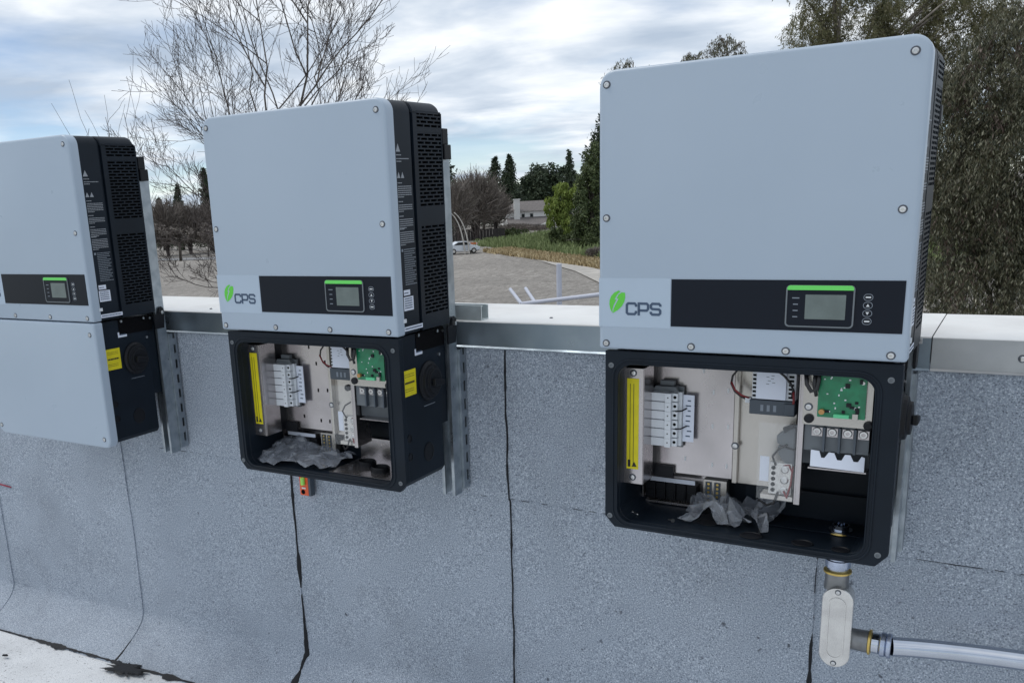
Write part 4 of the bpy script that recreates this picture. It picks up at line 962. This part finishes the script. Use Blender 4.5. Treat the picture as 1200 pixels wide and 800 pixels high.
rng = np.random.default_rng(3)
def leaves(centers, size, aspect, droop, seed, jitter=None):
    """one diamond-shaped leaf per centre; droop 1 = hangs straight down, 0 = any direction"""
    r = np.random.default_rng(seed); n = len(centers)
    d = r.normal(size=(n, 3)); d /= np.linalg.norm(d, axis=1, keepdims=True)
    d = d*(1-droop) + np.array([0, 0, -1.])*droop; d /= np.linalg.norm(d, axis=1, keepdims=True)
    s = np.cross(d, r.normal(size=(n, 3))); s /= np.linalg.norm(s, axis=1, keepdims=True)
    L = size*r.uniform(.6, 1.4, (n, 1)); W = L*aspect
    a = centers; b = centers + d*L*.45 + s*W*.5; c = centers + d*L; e = centers + d*L*.45 - s*W*.5
    return np.stack([a, b, c, e], 1).reshape(-1, 3)
def clump_points(clumps, per, seed):
    r = np.random.default_rng(seed); P_ = []
    for (c, rad) in clumps:
        n = int(per*rad[0]*rad[1]*rad[2]) if per > 0 else int(-per)
        u = r.normal(size=(n, 3)); u /= np.linalg.norm(u, axis=1, keepdims=True); u *= r.uniform(.25, 1, (n, 1))**.6
        P_.append(np.array(c) + u*np.array(rad))
    return np.concatenate(P_)
def to_local(me_v, base): return me_v - np.array(base)[None]

def strands(cl, per, seed, clr):
    """leaves strung along hanging twigs, several twigs to a clump"""
    r = np.random.default_rng(seed); P_ = []
    for c, rad in cl:
        ns = max(3, per//22); u = r.normal(size=(ns, 3)); u /= np.linalg.norm(u, axis=1, keepdims=True); st = np.array(c) + u*np.array(rad)*r.uniform(.2, 1, (ns, 1))
        d = u*np.array([.55, .55, .12]) + np.array([0, 0, -.75]); L = clr*r.uniform(.45, 1.15, (ns, 1))
        t_ = r.uniform(0, 1, (ns, 22, 1))
        q = st[:, None, :] + d[:, None, :]*L[:, None, :]*t_ + np.array([0, 0, .25])*clr*(t_ - t_*t_) + r.normal(size=(ns, 22, 3))*.035
        P_.append(q.reshape(-1, 3))
    return np.concatenate(P_)
def eucalyptus(label, base, spans, seed, leafmat, n_clump, per, lsize, trunk_r, clr=.8, droop=.62, asp=.22, limbs_to=14, name='eucalyptus_tree', extra=None, group='eucalyptus trees'):
    """spans: list of (centre, radii) ellipsoids that the crown fills"""
    r = np.random.default_rng(seed); rnd = random.Random(seed); root = thing(name, label, 'tree', base, group); B = Vector(base)
    cl = []; tot = sum(s[1][0]*s[1][1]*s[1][2] for s in spans)
    for c, rad in spans:
        k = max(4, int(n_clump*rad[0]*rad[1]*rad[2]/tot))
        u = r.normal(size=(k, 3)); u /= np.linalg.norm(u, axis=1, keepdims=True); u *= r.uniform(.35, 1, (k, 1))**.5
        for q in u: s = r.uniform(.6, 1.25); cl.append((np.array(c) + q*np.array(rad), np.array([.42, .42, .55])*s*clr))
    pts = strands(cl, per, seed+1, clr)
    mk('crown', quick_mesh('crown', to_local(leaves(pts, lsize, asp, droop, seed+2), base), 4), leafmat, root)
    if extra:
        sel = r.choice(len(cl), max(1, len(cl)//extra[1]), replace=False); p2 = strands([cl[i] for i in sel], int(per*extra[2]), seed+5, clr)
        mk('dry_foliage', quick_mesh('dry_foliage', to_local(leaves(p2, lsize, asp, droop, seed+6), base), 4), extra[0], root)
    tb = MB(); top = max((Vector(c) + Vector((0,0,rad[2]*.6)) for c, rad in spans), key=lambda v: v.z)
    n = 8; tp = [B.lerp(top, i/n) + Vector((rnd.gauss(0,.08), rnd.gauss(0,.08), 0)) for i in range(n+1)]
    tb.tube([p-B for p in tp], [trunk_r*(1-.8*i/n) for i in range(n+1)], 8)
    for i in range(limbs_to):
        c = cl[rnd.randrange(len(cl))][0]; q = Vector(c); zf = max(.15, min(.85, (q.z-B.z)/(top.z-B.z)-.18)); p = tp[int(zf*n)]
        m = 6; bend = Vector((0, 0, .12*(q-p).length)); tb.tube([p.lerp(q, j/m) + bend*math.sin(PI*j/m) + Vector((rnd.gauss(0,.04), rnd.gauss(0,.04), 0)) - B for j in range(m+1)], [trunk_r*.32*(1-.85*j/m)+.006 for j in range(m+1)], 5)
    tb.build('trunk', 'bark_euc', root, smooth=True)
    return root
def sp(px, py, d, rx_, ry_, rz_): return (tuple(PX(px, py, d)), (rx_, ry_, rz_))
def gbase(px, d):
    p = PX(px, 300, d); return (p.x, p.y, gz(p.x, p.y))
# right-hand side
eucalyptus('dense drooping grey-green eucalyptus filling the right edge behind the coping', gbase(1175, 15.5),
           [sp(1165,90,15.5,1.25,1.6,1.3), sp(1190,215,15.2,1.7,1.7,1.9), sp(1130,250,15.8,1.1,1.5,1.9), sp(1110,150,15.8,.8,1.2,1.6), sp(1230,60,15.5,1.6,1.6,1.6), sp(1150,345,15.2,1.5,1.5,1.2), sp(1280,260,15.5,1.8,1.8,2.4)],
           21, 'leaf_euc', 900, 260, .105, .20, extra=('leaf_euc_rust', 8, .5), droop=.6, limbs_to=40)
eucalyptus('lighter green open-crowned eucalyptus above the rightmost inverter', gbase(1010, 24),
           [sp(1000,25,24,1.9,1.6,1.3), sp(945,38,24,.95,1.0,.9), sp(1065,20,24,1.4,1.6,1.5), sp(1120,25,24,1.6,1.6,1.4), sp(980,-30,24,1.9,1.6,1.0), sp(1080,100,24.5,1.4,1.4,1.8), sp(1180,-10,23,1.4,1.4,1.2)],
           31, 'leaf_euc_light', 420, 260, .115, .22, droop=.5, limbs_to=22)
eucalyptus('feathery tree top just above the centre of the rightmost inverter', gbase(845, 30), [sp(852,58,30,.75,.8,.7), sp(818,68,30,.65,.8,.5), sp(840,110,30,1.3,1.2,1.2)], 41, 'leaf_euc', 90, 200, .13, .16, limbs_to=8, extra=('leaf_euc_rust', 4, .6))
eucalyptus('thin tree top peeking over the left corner of the rightmost inverter', gbase(740, 30), [sp(741,80,30,.95,.8,.34), sp(716,92,30,.4,.5,.4), sp(745,120,30,1.2,1.0,1.0)], 43, 'leaf_euc', 80, 170, .13, .14, limbs_to=8)

def conifer(label, px, top_y, base_y, d, half_w, seed, leafmat='leaf_conifer', n=9000, lsize=.3, shape=.9, group='dark conifers', name='conifer_tree', base=None):
    r = np.random.default_rng(seed); t = PX(px, top_y, d); bz = gz(t.x, t.y); base = (t.x, t.y, bz); H = t.z - bz; W = half_w/FPX*d*DS
    root = thing(name, label, 'tree', base, group)
    tb = MB(); tb.tube([(0,0,0), (0,0,H*.5), (0,0,H*.97)], [H*.022+.05, H*.014+.03, .02], 7)
    nb = 150; P_ = []
    for k in range(nb):
        f_ = (k+.5)/nb; z = H*(.10 + .89*f_); L = W*((1-f_)**shape)*r.uniform(.55, 1.2) + .03*W; a = r.uniform(0, 2*PI); m = max(6, int(n/nb*(.35 + L/W)))
        s = r.uniform(0.05, 1, m)**.75; wob = .16*L*s + .05*W*.3
        x = np.cos(a)*L*s + r.normal(size=m)*wob*.5; y = np.sin(a)*L*s + r.normal(size=m)*wob*.5; zz_ = z - .22*L*s + r.normal(size=m)*(.10*L+.02*W) + .12*L*s*s
        P_.append(np.stack([x, y, zz_], 1))
        if k % 5 == 0: tb.tube([(0,0,z), (math.cos(a)*L*.8, math.sin(a)*L*.8, z-.12*L)], [.03+.004*H, .012], 4)
    P_ = np.concatenate(P_)
    mk('crown', quick_mesh('crown', leaves(P_, lsize, .42, .15, seed+1), 4), leafmat, root); tb.build('trunk', 'bark_dark', root)
    return root
def round_tree(label, spans, seed, leafmat, n, lsize, base, trunk_r=.2, name='broadleaf_tree', droop=.25, group='trees beyond the field', asp=.45, nc=60):
    r = np.random.default_rng(seed); root = thing(name, label, 'tree', base, group); cl = []; B = np.array(base)
    tot = sum(s[1][0]*s[1][2] for s in spans)
    for c, rad in spans:
        k = max(5, int(nc*rad[0]*rad[2]/tot)); u = r.normal(size=(k, 3)); u /= np.linalg.norm(u, axis=1, keepdims=True); u *= r.uniform(.5, 1, (k, 1))
        for q in u: cl.append((np.array(c) + q*np.array(rad)*.85, np.array(rad)*r.uniform(.18, .34)))
    pts = clump_points(cl, -max(20, n//len(cl)), seed+1)
    mk('crown', quick_mesh('crown', to_local(leaves(pts, lsize, asp, droop, seed+2), base), 4), leafmat, root)
    tb = MB(); c0 = Vector(spans[0][0]) - Vector(base); tb.tube([(0,0,0), c0*.5, c0], [trunk_r, trunk_r*.8, trunk_r*.4], 7)
    for i in range(8):
        q = Vector(cl[(i*7) % len(cl)][0]) - Vector(base); tb.tube([c0*.6, (c0*.6).lerp(q, .5) + Vector((0,0,.1)), q], [trunk_r*.4, trunk_r*.25, .02], 5)
    tb.build('trunk', 'bark_dark', root, smooth=True); return root

# middle distance, between the middle and right inverters
conifer('tall conifer half hidden behind the right strut of the middle inverter', 519, 156, 285, 104, 30, 51, n=9000, lsize=.5)
conifer('left of the two pointed conifers behind the house', 580, 184, 255, 135, 30, 52, n=9000, lsize=.55)
conifer('right and taller of the two pointed conifers behind the house', 597, 181, 255, 130, 26, 53, n=9000, lsize=.55)
round_tree('broad dark evergreen rising behind the house roof', [sp(640,225,165,7.5,6,7.5), sp(622,232,165,5,5,6), sp(658,222,165,5.5,5,7)], 54, 'leaf_conifer', 30000, .9, gbase(640,165), .5, 'evergreen_tree', nc=90)
round_tree('dark conifer clump left of the house behind the brush', [sp(568,232,128,3.2,3,4.2), sp(556,240,128,3.0,3,3.4), sp(606,240,126,1.6,2,3)], 55, 'leaf_conifer', 9000, .6, gbase(568,128), .3, 'evergreen_tree')
conifer('very tall dark pine beside the left edge of the rightmost inverter', 712, 120, 280, 95, 46, 56, leafmat='leaf_conifer', n=14000, lsize=.5, shape=.75)
conifer('pointed dark tree top left of the very tall pine', 667, 176, 255, 150, 18, 59, n=5000, lsize=.6)
round_tree('tall green cypress-like tree beside the rightmost inverter', [sp(694,225,72,2.3,2.3,4.2), sp(698,195,72,1.7,1.8,3.0), sp(690,262,72,2.4,2.2,2.6)], 57, 'leaf_pine', 16000, .34, gbase(694,72), .3, 'evergreen_tree', droop=.4, nc=110)
round_tree('yellow-green willow in front of the house on the right', [sp(660,232,80,2.2,2.0,2.3), sp(672,222,80,1.9,2.0,1.8), sp(650,250,80,1.6,1.8,2.2), sp(664,262,80,2.0,1.8,2.0)], 58, 'leaf_willow', 12000, .34, gbase(660,80), .22, 'willow_tree', droop=.65, nc=90)
round_tree('grey-green shrubby tree below the willow', [sp(652,278,76,1.0,1.2,1.4), sp(668,282,75,1.8,1.4,1.3), sp(690,285,70,1.6,1.4,1.3)], 61, 'leaf_green', 8000, .26, gbase(660,76), .16, 'broadleaf_tree', nc=60)
def brush(label, px, top_y, base_y, d, wpx, seed, mt='leaf_brush', name='bare_bush', group='leafless brush', n=2600):
    """a leafless shrub: many fine upright stems"""
    r = np.random.default_rng(seed); p = PX(px, top_y, d); bz = gz(p.x, p.y); base = (p.x, p.y, bz); H = p.z - bz; W = wpx/2/FPX*d*DS
    root = thing(name, label, 'tree', base, group); V_ = []
    tb = MB()
    for k in range(14):
        a = r.uniform(0, 2*PI); q = Vector((math.cos(a)*W*.5*r.random(), math.sin(a)*W*.5*r.random(), H*r.uniform(.4, .75))); tb.tube([(q.x*.15, q.y*.15, 0), (q.x*.5, q.y*.5, q.z*.6), q], [.012*H+.02, .008*H+.012, .012], 4)
    tb.build('trunk', 'bark_twig', root)
    u = r.normal(size=(n, 3)); u /= np.linalg.norm(u, axis=1, keepdims=True); u *= r.uniform(.2, 1, (n, 1))**.5
    c = u*np.array([W*.9, W*.9, H*.36]) + np.array([0, 0, H*.58]); c += r.normal(size=(n, 3))*H*.03
    d_ = u*np.array([1, 1, .6]) + np.array([0, 0, .8]) + r.normal(size=(n, 3))*.5; d_ /= np.linalg.norm(d_, axis=1, keepdims=True)
    s = np.cross(d_, r.normal(size=(n, 3))); s /= np.linalg.norm(s, axis=1, keepdims=True); L = H*.16*r.uniform(.5, 1.4, (n, 1)); w_ = .014*d*DS/40
    V_ = np.stack([c - s*w_, c + s*w_, c + d_*L + s*w_*.4, c + d_*L - s*w_*.4], 1).reshape(-1, 3)
    mk('crown', quick_mesh('crown', V_, 4), mt, root); return root
brush('large brown leafless tree right of the middle inverter', 556, 203, 285, 98, 60, 71, n=3600)
brush('brown leafless bush beside the strut of the middle inverter', 536, 212, 290, 90, 34, 72, n=1500)
brush('leafless bush between the brown tree and the house', 580, 222, 280, 105, 34, 73, n=1700)
round_tree('low grey-green scrub on the bank left of the house', [sp(590,276,104,3.4,2,1.0), sp(604,274,106,2.6,2,1.1)], 62, 'leaf_green', 3000, .4, gbase(596,104), .1, 'scrub_bush', nc=30, group='scrub on the bank')
brush('low leafless shrub in front of the house wing', 604, 262, 278, 116, 46, 74, n=2000)
brush('low leafless shrub on the bank right of the house', 632, 264, 280, 112, 36, 75, n=1500)
brush('dry shrub under the tall green tree near the rightmost inverter', 698, 290, 305, 64, 26, 76, n=1200)
# left gap
conifer('taller conifer seen between left and middle inverters', 238, 197, 290, 105, 22, 81, n=9000, lsize=.45)
conifer('shorter conifer seen between left and middle inverters', 207, 217, 290, 110, 17, 82, n=7000, lsize=.45)
conifer('small conifer close behind the strut of the leftmost inverter', 186, 232, 290, 112, 14, 83, n=5000, lsize=.45)
for k, (px, ty, wd_, lb) in enumerate(((190,236,40,'leafless bush right behind the strut of the leftmost inverter'),(218,240,44,'leafless bush below the shorter conifer'),(246,238,44,'leafless bush at the left edge of the middle inverter'))):
    brush(lb, px, ty, 290, 98+k*2, wd_, 90+k, n=3000)
for k, (px, lb) in enumerate(((182,'brown hedge section beside the leftmost inverter'),(212,'brown hedge section in the middle of the left gap'),(244,'brown hedge section beside the middle inverter'))):
    round_tree(lb, [sp(px,274,94,2.6,1.6,1.5)], 101+k, 'leaf_brush', 2600, .4, gbase(px,94), .1, 'hedge_bush', nc=24, group='hedge across the field')
t_ = PZ(212, 306, GZ); MB().tube([(0,0,-.1),(.03,0,1.2),(0,.03,2.6)], [.22,.17,.14], 8).build('tree_trunk', 'bark_dark', smooth=True).location = t_
o = bpy.context.scene.objects['tree_trunk']; tag(o, 'lone dark tree trunk by the far road in the left gap', 'tree')

# grass on the bank
def grass(name, n, s0, s1, d0, d1, h, mt, seed, label):
    r = np.random.default_rng(seed); a = r.uniform(s0, s1, n); d = d0 + (d1-d0)*r.uniform(0, 1, n)
    x = A1.x + lt.x*a + ln.x*d; y = A1.y + lt.y*a + ln.y*d; z = np.array([gz(p, q) for p, q in zip(x, y)])
    c = np.stack([x, y, z], 1); dr = r.normal(size=(n, 3))*.35 + np.array([0, 0, 1.]); dr /= np.linalg.norm(dr, axis=1, keepdims=True)
    s = np.cross(dr, r.normal(size=(n, 3))); s /= np.linalg.norm(s, axis=1, keepdims=True); L = h*r.uniform(.4, 1.4, (n, 1)); w_ = .07 + .07*r.random((n, 1))
    V_ = np.stack([c - s*w_, c + s*w_, c + dr*L + s*w_*.3, c + dr*L - s*w_*.3], 1).reshape(-1, 3)
    o = stuff(mk(name, quick_mesh(name, V_, 4), mt)); o['label'] = label; o['category'] = 'grass'; return o
LL = (A2 - A1).length
grass('dry_grass', 16000, -1, LL+25, 0.2, 3.8, .42, 'grass_dry', 1, 'strip of dry straw-coloured grass along the pale path')
grass('green_grass', 80000, -16, LL+30, 3.6, 46, .8, 'grass_green', 2, 'green weeds on the bank above the dry grass strip')

# ------------------------------------------------------------------ house beyond the field
hc = PZ(622, 269, GZ); hz = GZ
hs = thing('house', 'two-storey cream house with brown roof and pale chimney beyond the field', 'house', (hc.x, hc.y, hz))
hd = -(RM.transposed() @ (hc - CAM)).z; hs.rotation_euler = (0, 0, rz)
zof = lambda py: PX(622, py, hd/DS).z - hz
W2, E2, E1 = 5.0, zof(246.5), zof(257)
MB().box(-4.2, W2, 0, 7, -2, E2).build('house_wall', 'house_wall', hs)
rf = MB(); rz2 = zof(235.5)
rf.add([(-4.9,-.7,E2-.05),(W2+.6,-.7,E2-.05),(W2+.6,7.7,E2-.05),(-4.9,7.7,E2-.05),(-2.4,3.5,rz2),(W2-2,3.5,rz2)], [(0,1,5,4),(1,2,5),(2,3,4,5),(3,0,4),(0,3,2,1)])
r_ = rf.build('roof', 'roof_shingle', hs)
MB().box(-3.2, -2.1, -1.0, -.05, -2, zof(233.5)).box(-3.3, -2.0, -1.1, .05, zof(233.5), zof(233.5)+.2).build('chimney', 'house_trim', hs)
MB().add([(-4.6,-3.6,zof(262)),(W2+.3,-3.6,zof(262)),(W2+.3,-.02,E1+.5),(-4.6,-.02,E1+.5),(-4.6,-3.6,zof(262)-.2),(W2+.3,-3.6,zof(262)-.2),(W2+.3,-.02,E1+.3),(-4.6,-.02,E1+.3)], [(0,1,2,3),(4,7,6,5),(0,4,5,1),(1,5,6,2),(2,6,7,3),(3,7,4,0)]).build('porch_roof', 'roof_shingle', hs)
MB().box(1.6, W2, -3.2, -.05, -2, zof(262.5)).build('wing_wall', 'house_wall', hs)
MB().prism([(1.4, zof(263)), (6.2, zof(263)), (3.8, zof(257.5))], -4.0, -3.25).build('wing_gable', 'house_trim', hs)
for x in (-1.4, .2, 3.8):
    wn_ = MB().box(x-.35, x+.35, -.06, -.01, E2-1.6, E2-.5).build('window', 'house_trim', hs); MB().box(x-.27, x+.27, -.09, -.062, E2-1.52, E2-.58).build('pane', 'glass_dark', wn_)
MB().box(-5.2, -4.25, 1, 6, -2, E1).build('side_wall', 'house_wall', hs)

# parked car, far side of the field
cp_ = PZ(542, 297.5, GZ); car = thing('parked_car', 'white hatchback parked across the field beside the strut', 'car', (cp_.x, cp_.y, GZ+.08)); car.rotation_euler = (0, 0, rz + .18)
def car_shell(y0, y1):
    return [(-2.1,.35),(-2.12,.8),(-1.95,.98),(-1.5,1.05),(-.75,1.46),(.35,1.48),(1.05,1.02),(1.85,.86),(2.08,.66),(2.1,.35)]
MB().prism(car_shell(0, 0), -.84, .84).build('body', 'car_paint', car, bevel=.06, seg=3)
for s in (-1, 1):
    gy = s*.845
    MB().prism([(-1.25,1.06),(-.68,1.40),(-.1,1.41),(-.1,1.04)], gy-.006, gy+.006).build('side_window', 'glass_dark', car)
    MB().prism([(-.02,1.04),(-.02,1.41),(.30,1.41),(.86,1.04)], gy-.006, gy+.006).build('side_window', 'glass_dark', car)
    for x in (-1.3, 1.28):
        wh = MB().lathe((x, s*.78-.1, .32), [(.22,0),(.33,.02),(.33,.18),(.22,.20)], 'y', 20).build('wheel', 'tyre', car); MB().cyl((x, s*.78-.112, .32), .19, .224, 'y', 14).build('rim', 'steel', wh)
    MB().box(2.0, 2.115, s*.62-.14, s*.62+.14, .62, .76).build('headlight', 'white_plastic', car, bevel=.02)
MB().add([(.42,-.72,1.455),(.42,.72,1.455),(1.06,.78,1.045),(1.06,-.78,1.045)], [(0,1,2,3)]).build('windscreen', 'glass_dark', car)

# white pipe frame standing just beyond the wall
pf = thing('pipe_frame', 'white metal pipe posts and rail standing just beyond the coping', 'railing', tuple(PZ(655, 470, GZ)))
pb_ = Vector(pf.location); DP = 12.0
def pipe(a, c, r, nm):
    MB().tube([Vector(a)-pb_, Vector(c)-pb_], r, 12).build(nm, 'pipe_white', pf, smooth='auto')
tp = PX(655, 309, DP); pipe((tp.x, tp.y, gz(tp.x, tp.y)), tp, .052, 'post'); 
ra, rb = PX(611, 356, DP-.1), PX(712, 344, DP-.5); pipe(ra, rb + (rb-ra)*.6, .040, 'rail')
e1, e2 = PX(598, 339, DP+.5), PX(616, 338, DP+.7)
pipe(e1, ra, .034, 'brace'); pipe(e2, ra.lerp(rb, .16), .034, 'brace')
e3 = PX(610, 400, DP); pipe(ra, (ra.x, ra.y, gz(ra.x, ra.y)), .04, 'post')

# pale arching stems near the car, stone and orange barrier
for (a, m_, b_2, lb) in (((527,249),(541,258),(545,297),'left of two pale arching poles above the parked car'), ((532,249),(547,260),(550,297),'right of two pale arching poles above the parked car')):
    dd = 78; A_, M_, B_ = PX(*a, dd), PX(*m_, dd), PX(*b_2, dd); base = Vector((B_.x, B_.y, gz(B_.x, B_.y)))
    pts = [(A_*(1-s)**2 + M_*2*s*(1-s) + B_*s*s) for s in [i/12 for i in range(13)]] + [base]
    o = MB().tube([p-base for p in pts], [.055 + .045*i/13 for i in range(14)], 8).build('arching_pole', 'pole_pale', smooth=True); o.location = base; tag(o, lb, 'pole', 'arching poles by the car')
s_ = PZ(551, 296.5, GZ)
b_ = bmesh.new(); bmesh.ops.create_icosphere(b_, subdivisions=2, radius=.26)
for v_ in b_.verts: v_.co *= 1 + .35*mnoise.noise(v_.co*3); v_.co.z *= .75
me = bpy.data.meshes.new('stone'); b_.to_mesh(me); b_.free(); o = mk('stone', me, 'rock'); o.location = (s_.x, s_.y, GZ+.2); tag(o, 'small pale stone on the ground beside the parked car', 'stone')
s_ = PZ(555, 294, GZ); bo = thing('traffic_barrier', 'small orange barrier standing just right of the parked car', 'barrier', (s_.x, s_.y, GZ)); bo.rotation_euler = (0, 0, rz)
for z in (.45, .85): MB().box(-.55, .55, -.02, .02, z, z+.22).build('board', 'safety_orange', bo)
for x in (-.45, .45): MB().prism([(x-.04,0),(x+.04,0),(x+.04,1.1),(x-.04,1.1)], -.06, -.022).build('leg', 'white_plastic', bo)
# dark fence line behind the car
fp = PX(548, 280, 100); fe = thing('board_fence', 'dark wooden fence behind the parked car', 'fence', (fp.x, fp.y, gz(fp.x, fp.y))); fe.rotation_euler = (0, 0, rz)
for k in range(24): MB().box(-6 + k*.5, -5.53 + k*.5, -.02, .02, 0, 1.75 + .05*math.sin(k*2.1)).build('board', 'fence_wood', fe)
